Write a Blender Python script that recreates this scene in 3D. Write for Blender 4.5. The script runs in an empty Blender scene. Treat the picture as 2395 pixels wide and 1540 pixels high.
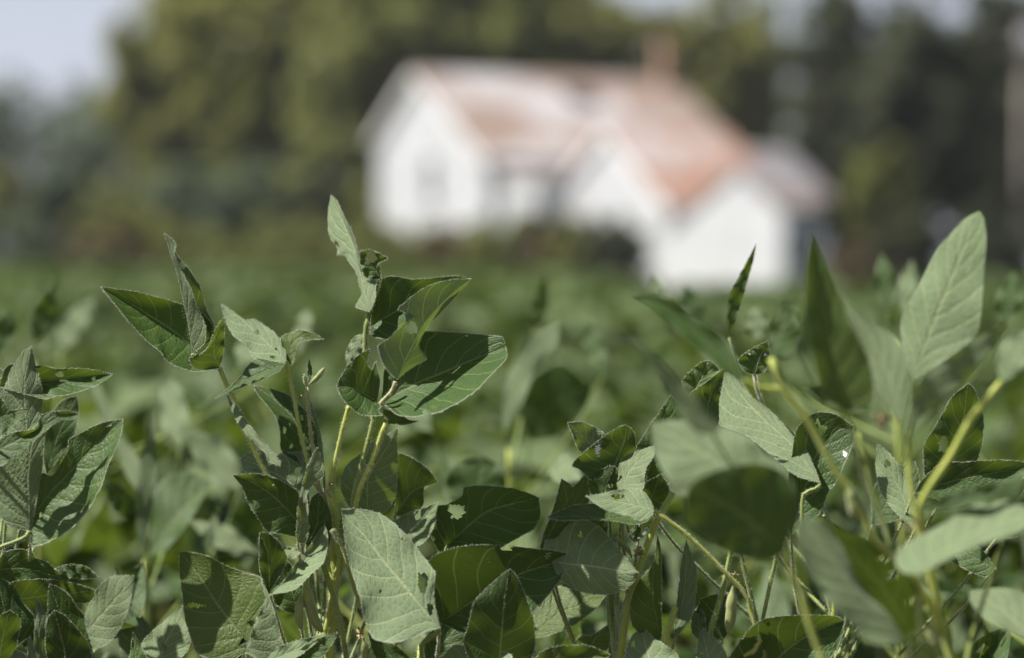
import bpy, math, random
import numpy as np
from mathutils import Vector, Matrix

scene = bpy.context.scene
C = scene.collection
R = random.Random(7)
NR = np.random.RandomState(11)

# ------------------------------------------------------------------ camera, sky, sun, exposure
EYE = 1.0            # camera height in metres, just over the canopy
PW = 2395.0          # width of the working pixel grid used to read positions off the photograph
F = PW * 100.0 / 36.0
PX0, HOR = PW / 2, 610.0
cam = bpy.data.cameras.new("camera")
cam_o = bpy.data.objects.new("camera", cam)
C.objects.link(cam_o)
cam_o.location = (0, 0, EYE)
cam_o.rotation_euler = (math.radians(90), 0, 0)
cam.lens = 100.0
cam.sensor_width = 36.0
cam.shift_y = -(770.0 - HOR) / PW
cam.clip_start = 0.05
cam.clip_end = 5000
cam.dof.use_dof = True
cam.dof.focus_distance = 1.95
cam.dof.aperture_fstop = 3.7
scene.camera = cam_o

SUN_EL, SUN_AZ = math.radians(56), math.radians(-98)   # azimuth from +Y (view direction), negative = left
sx = math.sin(SUN_AZ) * math.cos(SUN_EL)
sy = math.cos(SUN_AZ) * math.cos(SUN_EL)
sz = math.sin(SUN_EL)
world = bpy.data.worlds.new("World")
scene.world = world
world.use_nodes = True
wn = world.node_tree
for n in list(wn.nodes):
    wn.nodes.remove(n)
sky = wn.nodes.new("ShaderNodeTexSky")
sky.sky_type = 'NISHITA'
sky.sun_disc = False
sky.sun_elevation = SUN_EL
sky.sun_rotation = SUN_AZ
sky.air_density = 1.0
sky.dust_density = 2.6
sky.ozone_density = 2.0
bg = wn.nodes.new("ShaderNodeBackground")
bg.inputs[1].default_value = 0.05
wo = wn.nodes.new("ShaderNodeOutputWorld")
# pale summer haze that whitens the sky towards the horizon, all the way round
wb_tc = wn.nodes.new("ShaderNodeTexCoord")
wb_sep = wn.nodes.new("ShaderNodeSeparateXYZ")
wn.links.new(wb_tc.outputs['Generated'], wb_sep.inputs[0])
wb_mr = wn.nodes.new("ShaderNodeMapRange")
wb_mr.inputs[1].default_value = 0.0
wb_mr.inputs[2].default_value = 0.30
wb_mr.inputs[3].default_value = 0.72
wb_mr.inputs[4].default_value = 0.0
wn.links.new(wb_sep.outputs[2], wb_mr.inputs[0])
wb_mx = wn.nodes.new("ShaderNodeMix")
wb_mx.data_type = 'RGBA'
wn.links.new(wb_mr.outputs[0], wb_mx.inputs[0])
wn.links.new(sky.outputs[0], wb_mx.inputs[6])
wb_mx.inputs[7].default_value = (9.4, 9.8, 11.8, 1.0)
wn.links.new(wb_mx.outputs[2], bg.inputs[0])
wn.links.new(bg.outputs[0], wo.inputs[0])

sun = bpy.data.lights.new("sun", 'SUN')
sun.energy = 5.0
sun.angle = math.radians(0.53)
sun.color = (1.0, 0.965, 0.91)
sun_o = bpy.data.objects.new("sun", sun)
C.objects.link(sun_o)
sun_o.location = (-20, 0, 40)
sun_o.rotation_euler = Vector((sx, sy, sz)).to_track_quat('Z', 'Y').to_euler()

scene.view_settings.view_transform = 'Standard'
scene.view_settings.look = 'None'
scene.view_settings.gamma = 1.0
scene.view_settings.exposure = 0.95
scene.view_settings.use_curve_mapping = False
scene.render.engine = 'CYCLES'
scene.cycles.use_denoising = True
scene.cycles.max_bounces = 8
scene.cycles.transparent_max_bounces = 8
scene.cycles.sample_clamp_indirect = 6.0


def at(px, py, d):
    """pixel of the working grid + distance along the view axis -> world point"""
    return Vector(((px - PX0) / F * d, d, EYE + (HOR - py) / F * d))


# ------------------------------------------------------------------ materials
def new_mat(name):
    m = bpy.data.materials.new(name)
    m.use_nodes = True
    nt = m.node_tree
    for n in list(nt.nodes):
        nt.nodes.remove(n)
    return m, nt


class NB:
    """small helper for node graphs"""
    def __init__(self, nt):
        self.nt = nt

    def n(self, t, **kw):
        nd = self.nt.nodes.new(t)
        for k, v in kw.items():
            setattr(nd, k, v)
        return nd

    def put(self, sock, v):
        if hasattr(v, 'default_value') and hasattr(v, 'is_output'):
            self.nt.links.new(v, sock)
        else:
            if isinstance(v, (tuple, list)) and len(v) == 3 and sock.type == 'RGBA':
                v = (*v, 1.0)
            sock.default_value = v

    def m(self, op, a, b=0.0, c=0.0, clamp=False):
        nd = self.n('ShaderNodeMath', operation=op)
        nd.use_clamp = clamp
        for i, v in enumerate((a, b, c)):
            self.put(nd.inputs[i], v)
        return nd.outputs[0]

    def mix(self, fac, a, b, blend='MIX'):
        nd = self.n('ShaderNodeMix', data_type='RGBA', blend_type=blend)
        self.put(nd.inputs[0], fac)
        self.put(nd.inputs[6], a)
        self.put(nd.inputs[7], b)
        return nd.outputs[2]

    def smooth(self, v, lo, hi):
        nd = self.n('ShaderNodeMapRange', interpolation_type='SMOOTHSTEP')
        self.put(nd.inputs[0], v)
        nd.inputs[1].default_value = lo
        nd.inputs[2].default_value = hi
        return nd.outputs[0]

    def noise(self, vec, scale, detail=3.0, rough=0.55):
        nd = self.n('ShaderNodeTexNoise')
        if vec is not None:
            self.nt.links.new(vec, nd.inputs['Vector'])
        nd.inputs['Scale'].default_value = scale
        nd.inputs['Detail'].default_value = detail
        nd.inputs['Roughness'].default_value = rough
        return nd.outputs[0]


def leaf_material(name, up, under, trans, veins=True, tfac=0.32, rnd='object', rough=0.54):
    m, nt = new_mat(name)
    b = NB(nt)
    geo = b.n('ShaderNodeNewGeometry')
    back = geo.outputs['Backfacing']
    tc = b.n('ShaderNodeTexCoord')
    if rnd == 'object':
        rv = b.n('ShaderNodeObjectInfo').outputs['Random']
    else:
        rv = geo.outputs['Random Per Island']
    big = b.noise(tc.outputs['Object'], 22.0, 3.0)
    vari = b.m('ADD', b.m('MULTIPLY', rv, 0.5), b.m('MULTIPLY', big, 0.7))     # 0.35..0.85 or so
    upc = b.mix(vari, tuple(c * 0.72 for c in up), (up[0] * 1.45, up[1] * 1.25, up[2] * 1.1))
    upc = b.mix(b.m('MULTIPLY', b.smooth(rv, 0.80, 0.97), 0.45), upc, (0.105, 0.13, 0.022))
    unc = b.mix(vari, tuple(c * 0.85 for c in under), tuple(min(1, c * 1.15) for c in under))
    trc = b.mix(vari, tuple(c * 0.8 for c in trans), (trans[0] * 1.3, trans[1] * 1.15, trans[2]))
    normal = None
    if veins:
        sep = b.n('ShaderNodeSeparateXYZ')
        uvn = b.n('ShaderNodeUVMap')
        nt.links.new(uvn.outputs[0], sep.inputs[0])
        u, v = sep.outputs[0], sep.outputs[1]
        av = b.m('ABSOLUTE', b.m('SUBTRACT', b.m('MULTIPLY', v, 2.0), 1.0))
        warp = b.m('MULTIPLY', b.m('SUBTRACT', b.noise(tc.outputs['Object'], 60.0, 1.0), 0.5), 0.35)
        sgn = b.m('GREATER_THAN', v, 0.5)
        s = b.m('ADD', b.m('ADD', b.m('MULTIPLY', u, b.m('ADD', 5.6, b.m('MULTIPLY', rv, 2.0))), b.m('MULTIPLY', av, -1.9)), b.m('ADD', b.m('ADD', warp, rv), b.m('MULTIPLY', sgn, 0.43)))
        tri = b.m('MULTIPLY', b.m('ABSOLUTE', b.m('SUBTRACT', b.m('FRACT', s), 0.5)), 2.0)
        lat = b.smooth(tri, 0.90, 0.985)
        mid = b.m('SUBTRACT', 1.0, b.smooth(av, 0.012, 0.045))
        vein = b.m('MAXIMUM', lat, mid)
        comb = b.n('ShaderNodeCombineXYZ')
        b.put(comb.inputs[0], b.m('MULTIPLY', u, 30.0))
        b.put(comb.inputs[1], b.m('MULTIPLY', v, 22.0))
        b.put(comb.inputs[2], b.m('MULTIPLY', rv, 37.0))
        vo = b.n('ShaderNodeTexVoronoi', feature='DISTANCE_TO_EDGE')
        nt.links.new(comb.outputs[0], vo.inputs['Vector'])
        vo.inputs['Scale'].default_value = 0.8
        net = b.m('SUBTRACT', 1.0, b.smooth(vo.outputs[0], 0.0, 0.12))
        margin = b.smooth(av, 0.955, 0.985)
        upc = b.mix(b.m('MULTIPLY', vein, 0.65), upc, (0.16, 0.21, 0.055))
        upc = b.mix(b.m('MULTIPLY', net, 0.22), upc, (0.11, 0.16, 0.04))
        upc = b.mix(b.m('MULTIPLY', margin, 0.3), upc, (0.50, 0.52, 0.42))
        unc = b.mix(b.m('MULTIPLY', vein, 0.75), unc, (0.36, 0.40, 0.20))
        unc = b.mix(b.m('MULTIPLY', net, 0.30), unc, (0.30, 0.35, 0.21))
        unc = b.mix(b.m('MULTIPLY', margin, 0.25), unc, (0.52, 0.54, 0.46))
        trc = b.mix(b.m('MULTIPLY', vein, 0.55), trc, (0.30, 0.36, 0.10))
        # feeding specks and yellow flecks with shapes of their own
        sp = b.n('ShaderNodeTexVoronoi', feature='F1')
        nt.links.new(comb.outputs[0], sp.inputs['Vector'])
        sp.inputs['Scale'].default_value = 0.42
        spk = b.m('SUBTRACT', 1.0, b.smooth(sp.outputs['Distance'], 0.05, 0.11))
        gate = b.smooth(b.noise(comb.outputs[0], 0.12, 2.0), 0.52, 0.62)
        spk = b.m('MULTIPLY', spk, gate)
        upc = b.mix(b.m('MULTIPLY', spk, 0.7), upc, (0.34, 0.32, 0.12))
        blot = b.smooth(b.noise(comb.outputs[0], 0.16, 4.0), 0.62, 0.75)
        upc = b.mix(b.m('MULTIPLY', blot, 0.5), upc, (0.17, 0.20, 0.03))
        # relief: quilted between veins, net of small veins
        quilt = b.m('SUBTRACT', 1.0, b.m('POWER', tri, 3.0))
        h = b.m('ADD', b.m('MULTIPLY', quilt, 0.55), b.m('MULTIPLY', b.m('SUBTRACT', 1.0, b.smooth(av, 0.0, 0.12)), -0.5))
        h = b.m('ADD', h, b.m('MULTIPLY', b.smooth(vo.outputs[0], 0.0, 0.35), 0.30))
        h = b.m('ADD', h, b.m('MULTIPLY', b.noise(comb.outputs[0], 0.5, 2.0), 0.5))
        h = b.m('MULTIPLY', h, b.m('SUBTRACT', 1.0, b.m('MULTIPLY', back, 2.0)))
        bump = b.n('ShaderNodeBump')
        bump.inputs['Strength'].default_value = 0.52
        bump.inputs['Distance'].default_value = 0.0013
        b.put(bump.inputs['Height'], h)
        normal = bump.outputs[0]
    col = b.mix(back, upc, unc)
    pr = b.n('ShaderNodeBsdfPrincipled')
    b.put(pr.inputs['Base Color'], col)
    b.put(pr.inputs['Roughness'], b.m('ADD', rough, b.m('MULTIPLY', back, 0.2)))
    pr.inputs['Specular IOR Level'].default_value = 0.34
    b.put(pr.inputs['Sheen Weight'], b.m('MULTIPLY', back, 0.10))
    pr.inputs['Sheen Roughness'].default_value = 0.45
    tr = b.n('ShaderNodeBsdfTranslucent')
    b.put(tr.inputs[0], trc)
    if normal is not None:
        nt.links.new(normal, pr.inputs['Normal'])
    mx = b.n('ShaderNodeMixShader')
    mx.inputs[0].default_value = tfac
    nt.links.new(pr.outputs[0], mx.inputs[1])
    nt.links.new(tr.outputs[0], mx.inputs[2])
    out = b.n('ShaderNodeOutputMaterial')
    nt.links.new(mx.outputs[0], out.inputs[0])
    return m


def plain(name, col, rough=0.7, var=0.25, scale=8.0, col2=None, bump=0.0, bscale=None, spec=0.3, trans=None, sheen=0.0):
    m, nt = new_mat(name)
    b = NB(nt)
    tc = b.n('ShaderNodeTexCoord')
    no = b.noise(tc.outputs['Object'], scale, 5.0)
    c2 = col2 if col2 else tuple(c * (1 + var) for c in col)
    c1 = col if col2 else tuple(c * (1 - var) for c in col)
    cc = b.mix(b.smooth(no, 0.3, 0.7), c1, c2)
    pr = b.n('ShaderNodeBsdfPrincipled')
    b.put(pr.inputs['Base Color'], cc)
    pr.inputs['Roughness'].default_value = rough
    pr.inputs['Specular IOR Level'].default_value = spec
    pr.inputs['Sheen Weight'].default_value = sheen
    if bump:
        bp = b.n('ShaderNodeBump')
        bp.inputs['Strength'].default_value = bump
        bp.inputs['Distance'].default_value = 0.02
        b.put(bp.inputs['Height'], b.noise(tc.outputs['Object'], bscale or scale * 3, 4.0))
        nt.links.new(bp.outputs[0], pr.inputs['Normal'])
    out = b.n('ShaderNodeOutputMaterial')
    if trans:
        tr = b.n('ShaderNodeBsdfTranslucent')
        b.put(tr.inputs[0], trans)
        mx = b.n('ShaderNodeMixShader')
        mx.inputs[0].default_value = 0.4
        nt.links.new(pr.outputs[0], mx.inputs[1])
        nt.links.new(tr.outputs[0], mx.inputs[2])
        nt.links.new(mx.outputs[0], out.inputs[0])
    else:
        nt.links.new(pr.outputs[0], out.inputs[0])
    return m


M = {}
M['leaf'] = leaf_material('soybean_leaf', (0.037, 0.084, 0.018), (0.148, 0.204, 0.096), (0.10, 0.165, 0.014), tfac=0.36)
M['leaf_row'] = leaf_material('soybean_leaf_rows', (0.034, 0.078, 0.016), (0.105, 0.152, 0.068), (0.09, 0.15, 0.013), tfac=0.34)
M['leaf_far'] = leaf_material('soybean_leaf_distant', (0.044, 0.085, 0.017), (0.115, 0.16, 0.06), (0.10, 0.16, 0.016), veins=False, rnd='island')
M['stem'] = plain('soybean_stem', (0.27, 0.33, 0.045), 0.5, scale=60, col2=(0.39, 0.43, 0.075), sheen=0.3)
M['stem_dark'] = plain('soybean_petiole_green', (0.13, 0.19, 0.03), 0.5, scale=60, col2=(0.22, 0.28, 0.05), sheen=0.3)
M['pulvinus'] = plain('leaf_joint', (0.30, 0.30, 0.12), 0.6, scale=80, sheen=0.4)
M['hair'] = plain('soybean_hair', (0.62, 0.60, 0.50), 0.5, 0.1, 50, trans=(0.6, 0.6, 0.5))
M['pod'] = plain('soybean_pod', (0.17, 0.215, 0.055), 0.6, scale=90, col2=(0.25, 0.27, 0.085), sheen=0.5)
M['dry'] = plain('dried_flower', (0.16, 0.125, 0.06), 0.8, scale=200, col2=(0.36, 0.31, 0.15))
M['scar'] = plain('bleached_leaf_scar', (0.62, 0.60, 0.56), 0.7, 0.1, 300)
M['soil'] = plain('field_soil', (0.09, 0.06, 0.04), 0.95, scale=14, col2=(0.16, 0.115, 0.075), bump=0.6)
M['grass'] = plain('meadow_ground', (0.055, 0.075, 0.024), 0.95, scale=0.35, col2=(0.10, 0.105, 0.042), bump=0.4, bscale=6)


# ------------------------------------------------------------------ object helpers
def mesh_from(name, verts, faces, mat=None, uvs=None, smooth=True):
    me = bpy.data.meshes.new(name)
    me.from_pydata([tuple(v) for v in verts], [], faces)
    if uvs is not None:
        lay = me.uv_layers.new(name='UVMap')
        li = np.empty(len(me.loops), dtype=np.int32)
        me.loops.foreach_get('vertex_index', li)
        lay.data.foreach_set('uv', np.asarray(uvs, dtype=np.float32)[li].ravel())
    if smooth:
        me.polygons.foreach_set('use_smooth', np.ones(len(me.polygons), dtype=bool))
    if mat:
        me.materials.append(mat)
    me.update()
    return me


def mesh_fast(name, V, Q, mat, k=4, smooth=True):
    """numpy vertices (n,3) and faces (m,k) -> mesh"""
    me = bpy.data.meshes.new(name)
    V = np.asarray(V, dtype=np.float32)
    Q = np.asarray(Q, dtype=np.int32)
    me.vertices.add(len(V))
    me.vertices.foreach_set('co', V.ravel())
    me.loops.add(Q.size)
    me.loops.foreach_set('vertex_index', Q.ravel())
    me.polygons.add(len(Q))
    me.polygons.foreach_set('loop_start', np.arange(0, Q.size, k, dtype=np.int32))
    me.polygons.foreach_set('use_smooth', np.full(len(Q), smooth, dtype=bool))
    me.materials.append(mat)
    me.update(calc_edges=True)
    return me


def obj(name, me, parent=None, mw=None):
    o = bpy.data.objects.new(name, me)
    C.objects.link(o)
    if parent is not None:
        o.parent = parent
    if mw is not None:
        o.matrix_basis = mw
    return o


def tag(o, label=None, cat=None, group=None, kind=None):
    if label: o['label'] = label
    if cat: o['category'] = cat
    if group: o['group'] = group
    if kind: o['kind'] = kind
    return o


def empty(name, loc, rz=0.0, s=1.0):
    o = bpy.data.objects.new(name, None)
    o.empty_display_size = 0.05
    C.objects.link(o)
    o.location = loc
    o.rotation_euler = (0, 0, rz)
    o.scale = (s, s, s)
    return o


def resample(P, n):
    """Catmull-Rom through P (k,dim), n points by chord length"""
    P = np.asarray(P, dtype=float)
    k = len(P)
    if k == 2:
        t = np.linspace(0, 1, n)[:, None]
        return P[0] * (1 - t) + P[1] * t
    Q = np.vstack([2 * P[0] - P[1], P, 2 * P[-1] - P[-2]])
    out = []
    for i in range(k - 1):
        p0, p1, p2, p3 = Q[i], Q[i + 1], Q[i + 2], Q[i + 3]
        t = np.linspace(0, 1, 12, endpoint=False)[:, None]
        cr = 0.5 * ((2 * p1) + (-p0 + p2) * t + (2 * p0 - 5 * p1 + 4 * p2 - p3) * t ** 2 + (-p0 + 3 * p1 - 3 * p2 + p3) * t ** 3)
        lin = p1 * (1 - t) + p2 * t
        out.append(0.75 * cr + 0.25 * lin)
    out.append(P[-1:])
    L = np.vstack(out)
    s = np.r_[0, np.cumsum(np.linalg.norm(np.diff(L, axis=0), axis=1))]
    if s[-1] < 1e-9:
        return np.repeat(P[:1], n, 0)
    tt = np.linspace(0, s[-1], n)
    return np.stack([np.interp(tt, s, L[:, j]) for j in range(L.shape[1])], 1)


def tube_data(P, rad, seg=8, cap=True):
    P = np.asarray(P, dtype=float)
    n = len(P)
    rad = np.broadcast_to(np.asarray(rad, dtype=float), (n,)) if np.ndim(rad) == 0 or len(rad) == n else np.interp(np.linspace(0, 1, n), np.linspace(0, 1, len(rad)), rad)
    T = np.gradient(P, axis=0)
    T /= np.linalg.norm(T, axis=1)[:, None] + 1e-12
    ref = np.array([0.31, 0.9, 0.2])
    A = np.cross(T, ref)
    A /= np.linalg.norm(A, axis=1)[:, None] + 1e-12
    B = np.cross(T, A)
    ang = np.linspace(0, 2 * np.pi, seg, endpoint=False)
    V = P[:, None, :] + rad[:, None, None] * (np.cos(ang)[None, :, None] * A[:, None, :] + np.sin(ang)[None, :, None] * B[:, None, :])
    V = V.reshape(-1, 3)
    Fc = []
    for i in range(n - 1):
        for j in range(seg):
            a, b_ = i * seg + j, i * seg + (j + 1) % seg
            Fc.append((a, b_, b_ + seg, a + seg))
    if cap:
        Fc.append(tuple(range(seg))[::-1])
        Fc.append(tuple(range((n - 1) * seg, n * seg)))
    return V, Fc


def hair_on_tube(P, rad, per_m, length, width=0.00011):
    """thin tapering triangles standing off a tube"""
    P = np.asarray(P, dtype=float)
    seg = np.linalg.norm(np.diff(P, axis=0), axis=1)
    s = np.r_[0, np.cumsum(seg)]
    n = max(4, int(per_m * s[-1]))
    t = NR.rand(n) * s[-1]
    X = np.stack([np.interp(t, s, P[:, j]) for j in range(3)], 1)
    rr = np.interp(t, s, np.interp(np.linspace(0, 1, len(P)), np.linspace(0, 1, len(np.atleast_1d(rad))), np.atleast_1d(rad)))
    G = np.gradient(P, axis=0)
    T = np.stack([np.interp(t, s, G[:, j]) for j in range(3)], 1)
    T /= np.linalg.norm(T, axis=1)[:, None] + 1e-12
    D = NR.randn(n, 3)
    D -= (D * T).sum(1)[:, None] * T
    D /= np.linalg.norm(D, axis=1)[:, None] + 1e-12
    tipd = D + T * NR.uniform(-0.1, 0.55, (n, 1)) + NR.randn(n, 3) * 0.15
    L = length * NR.uniform(0.5, 1.15, (n, 1))
    W = np.cross(tipd, NR.randn(n, 3))
    W /= np.linalg.norm(W, axis=1)[:, None] + 1e-12
    b0 = X + D * rr[:, None] * 0.92
    V = np.empty((n * 3, 3))
    V[0::3] = b0 - W * width
    V[1::3] = b0 + W * width
    V[2::3] = b0 + tipd * L
    return V


def tri_mesh(name, V, mat):
    return mesh_fast(name, V, np.arange(len(V)).reshape(-1, 3), mat, 3, False)


def pts(s):
    return [tuple(float(c) for c in p.split(',')) for p in s.split()]


# ------------------------------------------------------------------ a plant traced leaf by leaf
class Plant:
    def __init__(self, label, stem, d, group='soybean plants of the field', sharp=True, rad=(0.0034, 0.0022), stem_name='stem'):
        """stem: pixel path from the lowest visible point to the top; it is carried on down to the ground"""
        self.k = 0.55 if sharp else 0.68
        d = self.dep(d)
        self.d = d
        self.sharp = sharp
        top = [np.array(at(x, y, d + (o[0] if o else 0.0))) for x, y, *o in stem]
        low = top[0]
        foot = np.array([low[0] + R.uniform(-.03, .03), low[1] + 0.03, 0.0])
        self.root = tag(empty('soybean_plant', tuple(foot)), label, 'plant', group)
        self.off = foot
        P = np.vstack([foot, foot * 0.5 + low * 0.5 + np.array([0.01, 0.01, 0]), *top])
        self.stem = resample(P, 40)
        self.tube('stem', self.stem, list(np.linspace(rad[0] * 1.3, rad[1], 5)), M['stem'], hair=1.6)

    def dep(self, d):
        return 1.95 + (d - 1.95) * self.k

    def tube(self, name, P, rad, mat, hair=1.3, seg=8, parent=None):
        V, Fc = tube_data(P, np.atleast_1d(rad) if np.ndim(rad) else [rad, rad], seg)
        o = obj(name, mesh_from(name, V - self.off, Fc, mat), parent or self.root)
        if hair and self.sharp:
            vis = P[P[:, 2] > 0.6]
            if len(vis) > 3:
                H = hair_on_tube(vis, rad, 11000, 0.0013 * hair, 0.00011)
                tag(obj('hairs', tri_mesh('hairs', H - self.off, M['hair']), o), kind='stuff')
        return o

    def petiole(self, path, d=None, r=0.0014, mat='stem', join=True, do=0.0):
        """pixel path from the leaf end down; joined to the main stem if asked"""
        d = self.dep(d) if d else self.d
        k = len(path)
        A = [np.array(at(p[0], p[1], d + (p[2] if len(p) > 2 else do))) for p in path]
        if join:
            e = A[-1]
            z = max(e[2] - 0.06, 0.12)
            i = int(np.argmin(np.abs(self.stem[:, 2] - z)))
            s = self.stem[i]
            A.append(e * 0.45 + s * 0.55 + np.array([0, 0.012, 0.012]))
            A.append(s)
        P = resample(np.array(A), 26)
        return self.tube('petiole', P, [r, r * 0.92, r * 1.1], M[mat], hair=1.25)

    def leaf(self, face, base, tip, left, right, mid='', d=None, t=(0, 0), e=(0, 0), holes=(), side=None, pet=True, wav=1.0, res=None, hair=True, scars=()):
        d = self.dep(d) if d else self.d
        if t[1] < 0.3:
            t = (t[0], t[1] - 0.1)
        b_, tp = np.array(pts(base)[0]), np.array(pts(tip)[0])
        nu, nv = res or ((60, 15) if self.sharp else (26, 7))
        Mi = resample([b_, *pts(mid), tp], nu)
        Le = resample([b_, *pts(left), tp], nu)
        Ri = resample([b_, *pts(right), tp], nu)
        tt = np.linspace(0, 1, nu)
        vv = np.linspace(-1, 1, 2 * nv + 1)
        wide = np.sin(np.pi * np.clip(tt, 0, 1)) ** 0.6
        ph = R.uniform(0, 6.3)
        fr = R.uniform(2.0, 3.4)
        g = np.zeros((nu, len(vv), 3))
        jag = NR.randn(2, nu) * (0.7 if self.sharp else 0.0)
        for j, v in enumerate(vv):
            E = Le if v < 0 else Ri
            a = abs(v)
            eo = e[0] if v < 0 else e[1]
            p2 = Mi + (E - Mi) * (a * (1 + 0.0 * tt))[:, None]
            if a == 1.0:
                nrm = (E - Mi) / (np.linalg.norm(E - Mi, axis=1)[:, None] + 1e-6)
                p2 = p2 + nrm * (jag[0 if v < 0 else 1] * wide)[:, None]
            off = t[0] * (p2[:, 0] - b_[0]) + t[1] * (b_[1] - p2[:, 1])
            off = off + eo * (a ** 1.35) * wide
            off = off + wav * a ** 2 * wide * 7.0 * np.sin(tt * fr * 6.28 + ph + (1.7 if v < 0 else 0))
            off = off + wav * 5.0 * np.sin(tt * 4.2 + ph)
            g[:, j, 0:2] = p2
            g[:, j, 2] = off
        dd = d + g[:, :, 2] * (d / F)
        V = np.stack([(g[:, :, 0] - PX0) / F * dd, dd, EYE + (HOR - g[:, :, 1]) / F * dd], -1)
        nc = len(vv)
        U = np.stack([np.repeat(tt[:, None], nc, 1), np.repeat(((vv + 1) / 2)[None, :], nu, 0)], -1).reshape(-1, 2)

        def area(A_, B_):
            poly = np.vstack([A_, B_[::-1]])
            x, y = poly[:, 0], poly[:, 1]
            return 0.5 * np.sum(x * np.roll(y, -1) - np.roll(x, -1) * y)
        ar = {'L': lambda: area(Le, Mi), 'R': lambda: area(Mi, Ri), None: lambda: area(Le, Ri)}[side]()
        flip = (ar > 0) != (face == 'u')
        hp = []
        for h in holes:
            hp.append((*h[:4], R.uniform(0, 6.3), R.uniform(0, 6.3)))
        sp = [(*h[:4], R.uniform(0, 6.3), R.uniform(0, 6.3)) for h in scars]
        Fc, scarred = [], []
        for i in range(nu - 1):
            for j in range(nc - 1):
                cx = 0.25 * (g[i, j, 0] + g[i + 1, j, 0] + g[i, j + 1, 0] + g[i + 1, j + 1, 0])
                cy = 0.25 * (g[i, j, 1] + g[i + 1, j, 1] + g[i, j + 1, 1] + g[i + 1, j + 1, 1])
                cut = False
                for hx, hy, rx, ry, p1, p2_ in hp:
                    qx, qy = (cx - hx) / rx, (cy - hy) / ry
                    an = math.atan2(qy, qx)
                    if qx * qx + qy * qy < 1 + 0.22 * math.sin(3 * an + p1) + 0.14 * math.sin(7 * an + p2_):
                        cut = True
                if cut:
                    continue
                q = (i * nc + j, i * nc + j + 1, (i + 1) * nc + j + 1, (i + 1) * nc + j)
                Fc.append(q[::-1] if flip else q)
                for hx, hy, rx, ry, p1, p2_ in sp:
                    qx, qy = (cx - hx) / rx, (cy - hy) / ry
                    an = math.atan2(qy, qx)
                    if qx * qx + qy * qy < 1 + 0.35 * math.sin(3 * an + p1) + 0.3 * math.sin(5 * an + p2_):
                        scarred.append(len(Fc) - 1)
        Vw = V.reshape(-1, 3)
        o = obj('leaflet', mesh_from('leaflet', Vw - self.off, Fc, M['leaf'], U), self.root)
        if scarred:
            o.data.materials.append(M['scar'])
            for k in scarred:
                o.data.polygons[k].material_index = 1
        if hair and self.sharp:
            H = []
            for col in (0, nc - 1, nv):
                ln, dens = ((0.0010, 5600) if col != nv else (0.0009, 4200))
                line = V[:, col, :]
                if len(line) > 3:
                    out = V[:, col, :] - V[:, nv, :] if col != nv else None
                    h = hair_on_tube(line, [0.0001, 0.0001], dens, ln, 0.0001)
                    H.append(h)
            tag(obj('hairs', tri_mesh('hairs', np.vstack(H) - self.off, M['hair']), o), kind='stuff')
        if pet:
            bw = V[0, nv, :]
            z = max(bw[2] - 0.13, 0.1)
            i = int(np.argmin(np.abs(self.stem[:, 2] - z)))
            s = self.stem[i]
            m1 = bw * 0.8 + s * 0.2 + np.array([0, 0.026, -0.012])
            m2 = bw * 0.35 + s * 0.65 + np.array([0, 0.034, -0.01])
            self.tube('petiole', resample(np.array([bw, m1, m2, s]), 20), [0.0008, 0.0012, 0.0014], M['stem_dark'], hair=1.1, seg=6)
        return o

    def pod(self, path, w, d=None, hair=True, parent=None, mat='pod'):
        d = self.dep(d) if d else self.d
        P = resample(np.array([np.array(at(x, y, d)) for x, y in path]), 22)
        s = d / F * w / 2
        prof = s * np.array([0.25, 0.45, 0.85, 1.0, 0.9, 1.0, 0.95, 0.75, 0.25])
        V, Fc = tube_data(P, prof, 10)
        o = obj('pod', mesh_from('pod', V - self.off, Fc, M[mat]), self.root)
        if hair:
            H = hair_on_tube(P, prof, 7000, 0.0015, 0.00009)
            tag(obj('hairs', tri_mesh('hairs', H - self.off, M['hair']), o), kind='stuff')
        return o

    def dry_flower(self, x, y, r=8, d=None, n=14):
        d = self.dep(d) if d else self.d
        c = np.array(at(x, y, d - 0.004))
        s = d / F * r
        V, Fc = [], []
        for i in range(n):
            a = NR.randn(3); a /= np.linalg.norm(a)
            b_ = np.cross(a, NR.randn(3)); b_ /= np.linalg.norm(b_)
            q = c + NR.randn(3) * s * 0.35
            k = len(V)
            V += [q - b_ * s * .22, q + b_ * s * .22, q + a * s * .6 + b_ * s * .16, q + a * s * .95, q + a * s * .6 - b_ * s * .2]
            Fc.append((k, k + 1, k + 2, k + 3, k + 4))
        return obj('dried_flower', mesh_from('dried_flower', np.array(V) - self.off, Fc, M['dry'], smooth=False), self.root)


# ------------------------------------------------------------------ ground
def sheet(name, x0, x1, y0, y1, z, nx, ny, mat, amp=0.0):
    X, Y = np.meshgrid(np.linspace(x0, x1, nx), np.linspace(y0, y1, ny))
    Z = z + amp * (np.sin(X * 0.31 + 1.0) * np.cos(Y * 0.23) + 0.5 * np.sin(X * 0.9 + Y * 0.7))
    V = np.stack([X, Y, Z], -1).reshape(-1, 3)
    I = np.arange(nx * ny).reshape(ny, nx)
    Q = np.stack([I[:-1, :-1], I[:-1, 1:], I[1:, 1:], I[1:, :-1]], -1).reshape(-1, 4)
    return tag(obj(name, mesh_fast(name, V, Q, mat)), kind='structure')


sheet('ground', -1500, 1500, -60, 3000, -0.03, 60, 60, M['grass'])
sheet('field_soil', -26, 12, -3, 64, 0.0, 160, 240, M['soil'], 0.008)

# ------------------------------------------------------------------ the farmhouse
HM = {}


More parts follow.
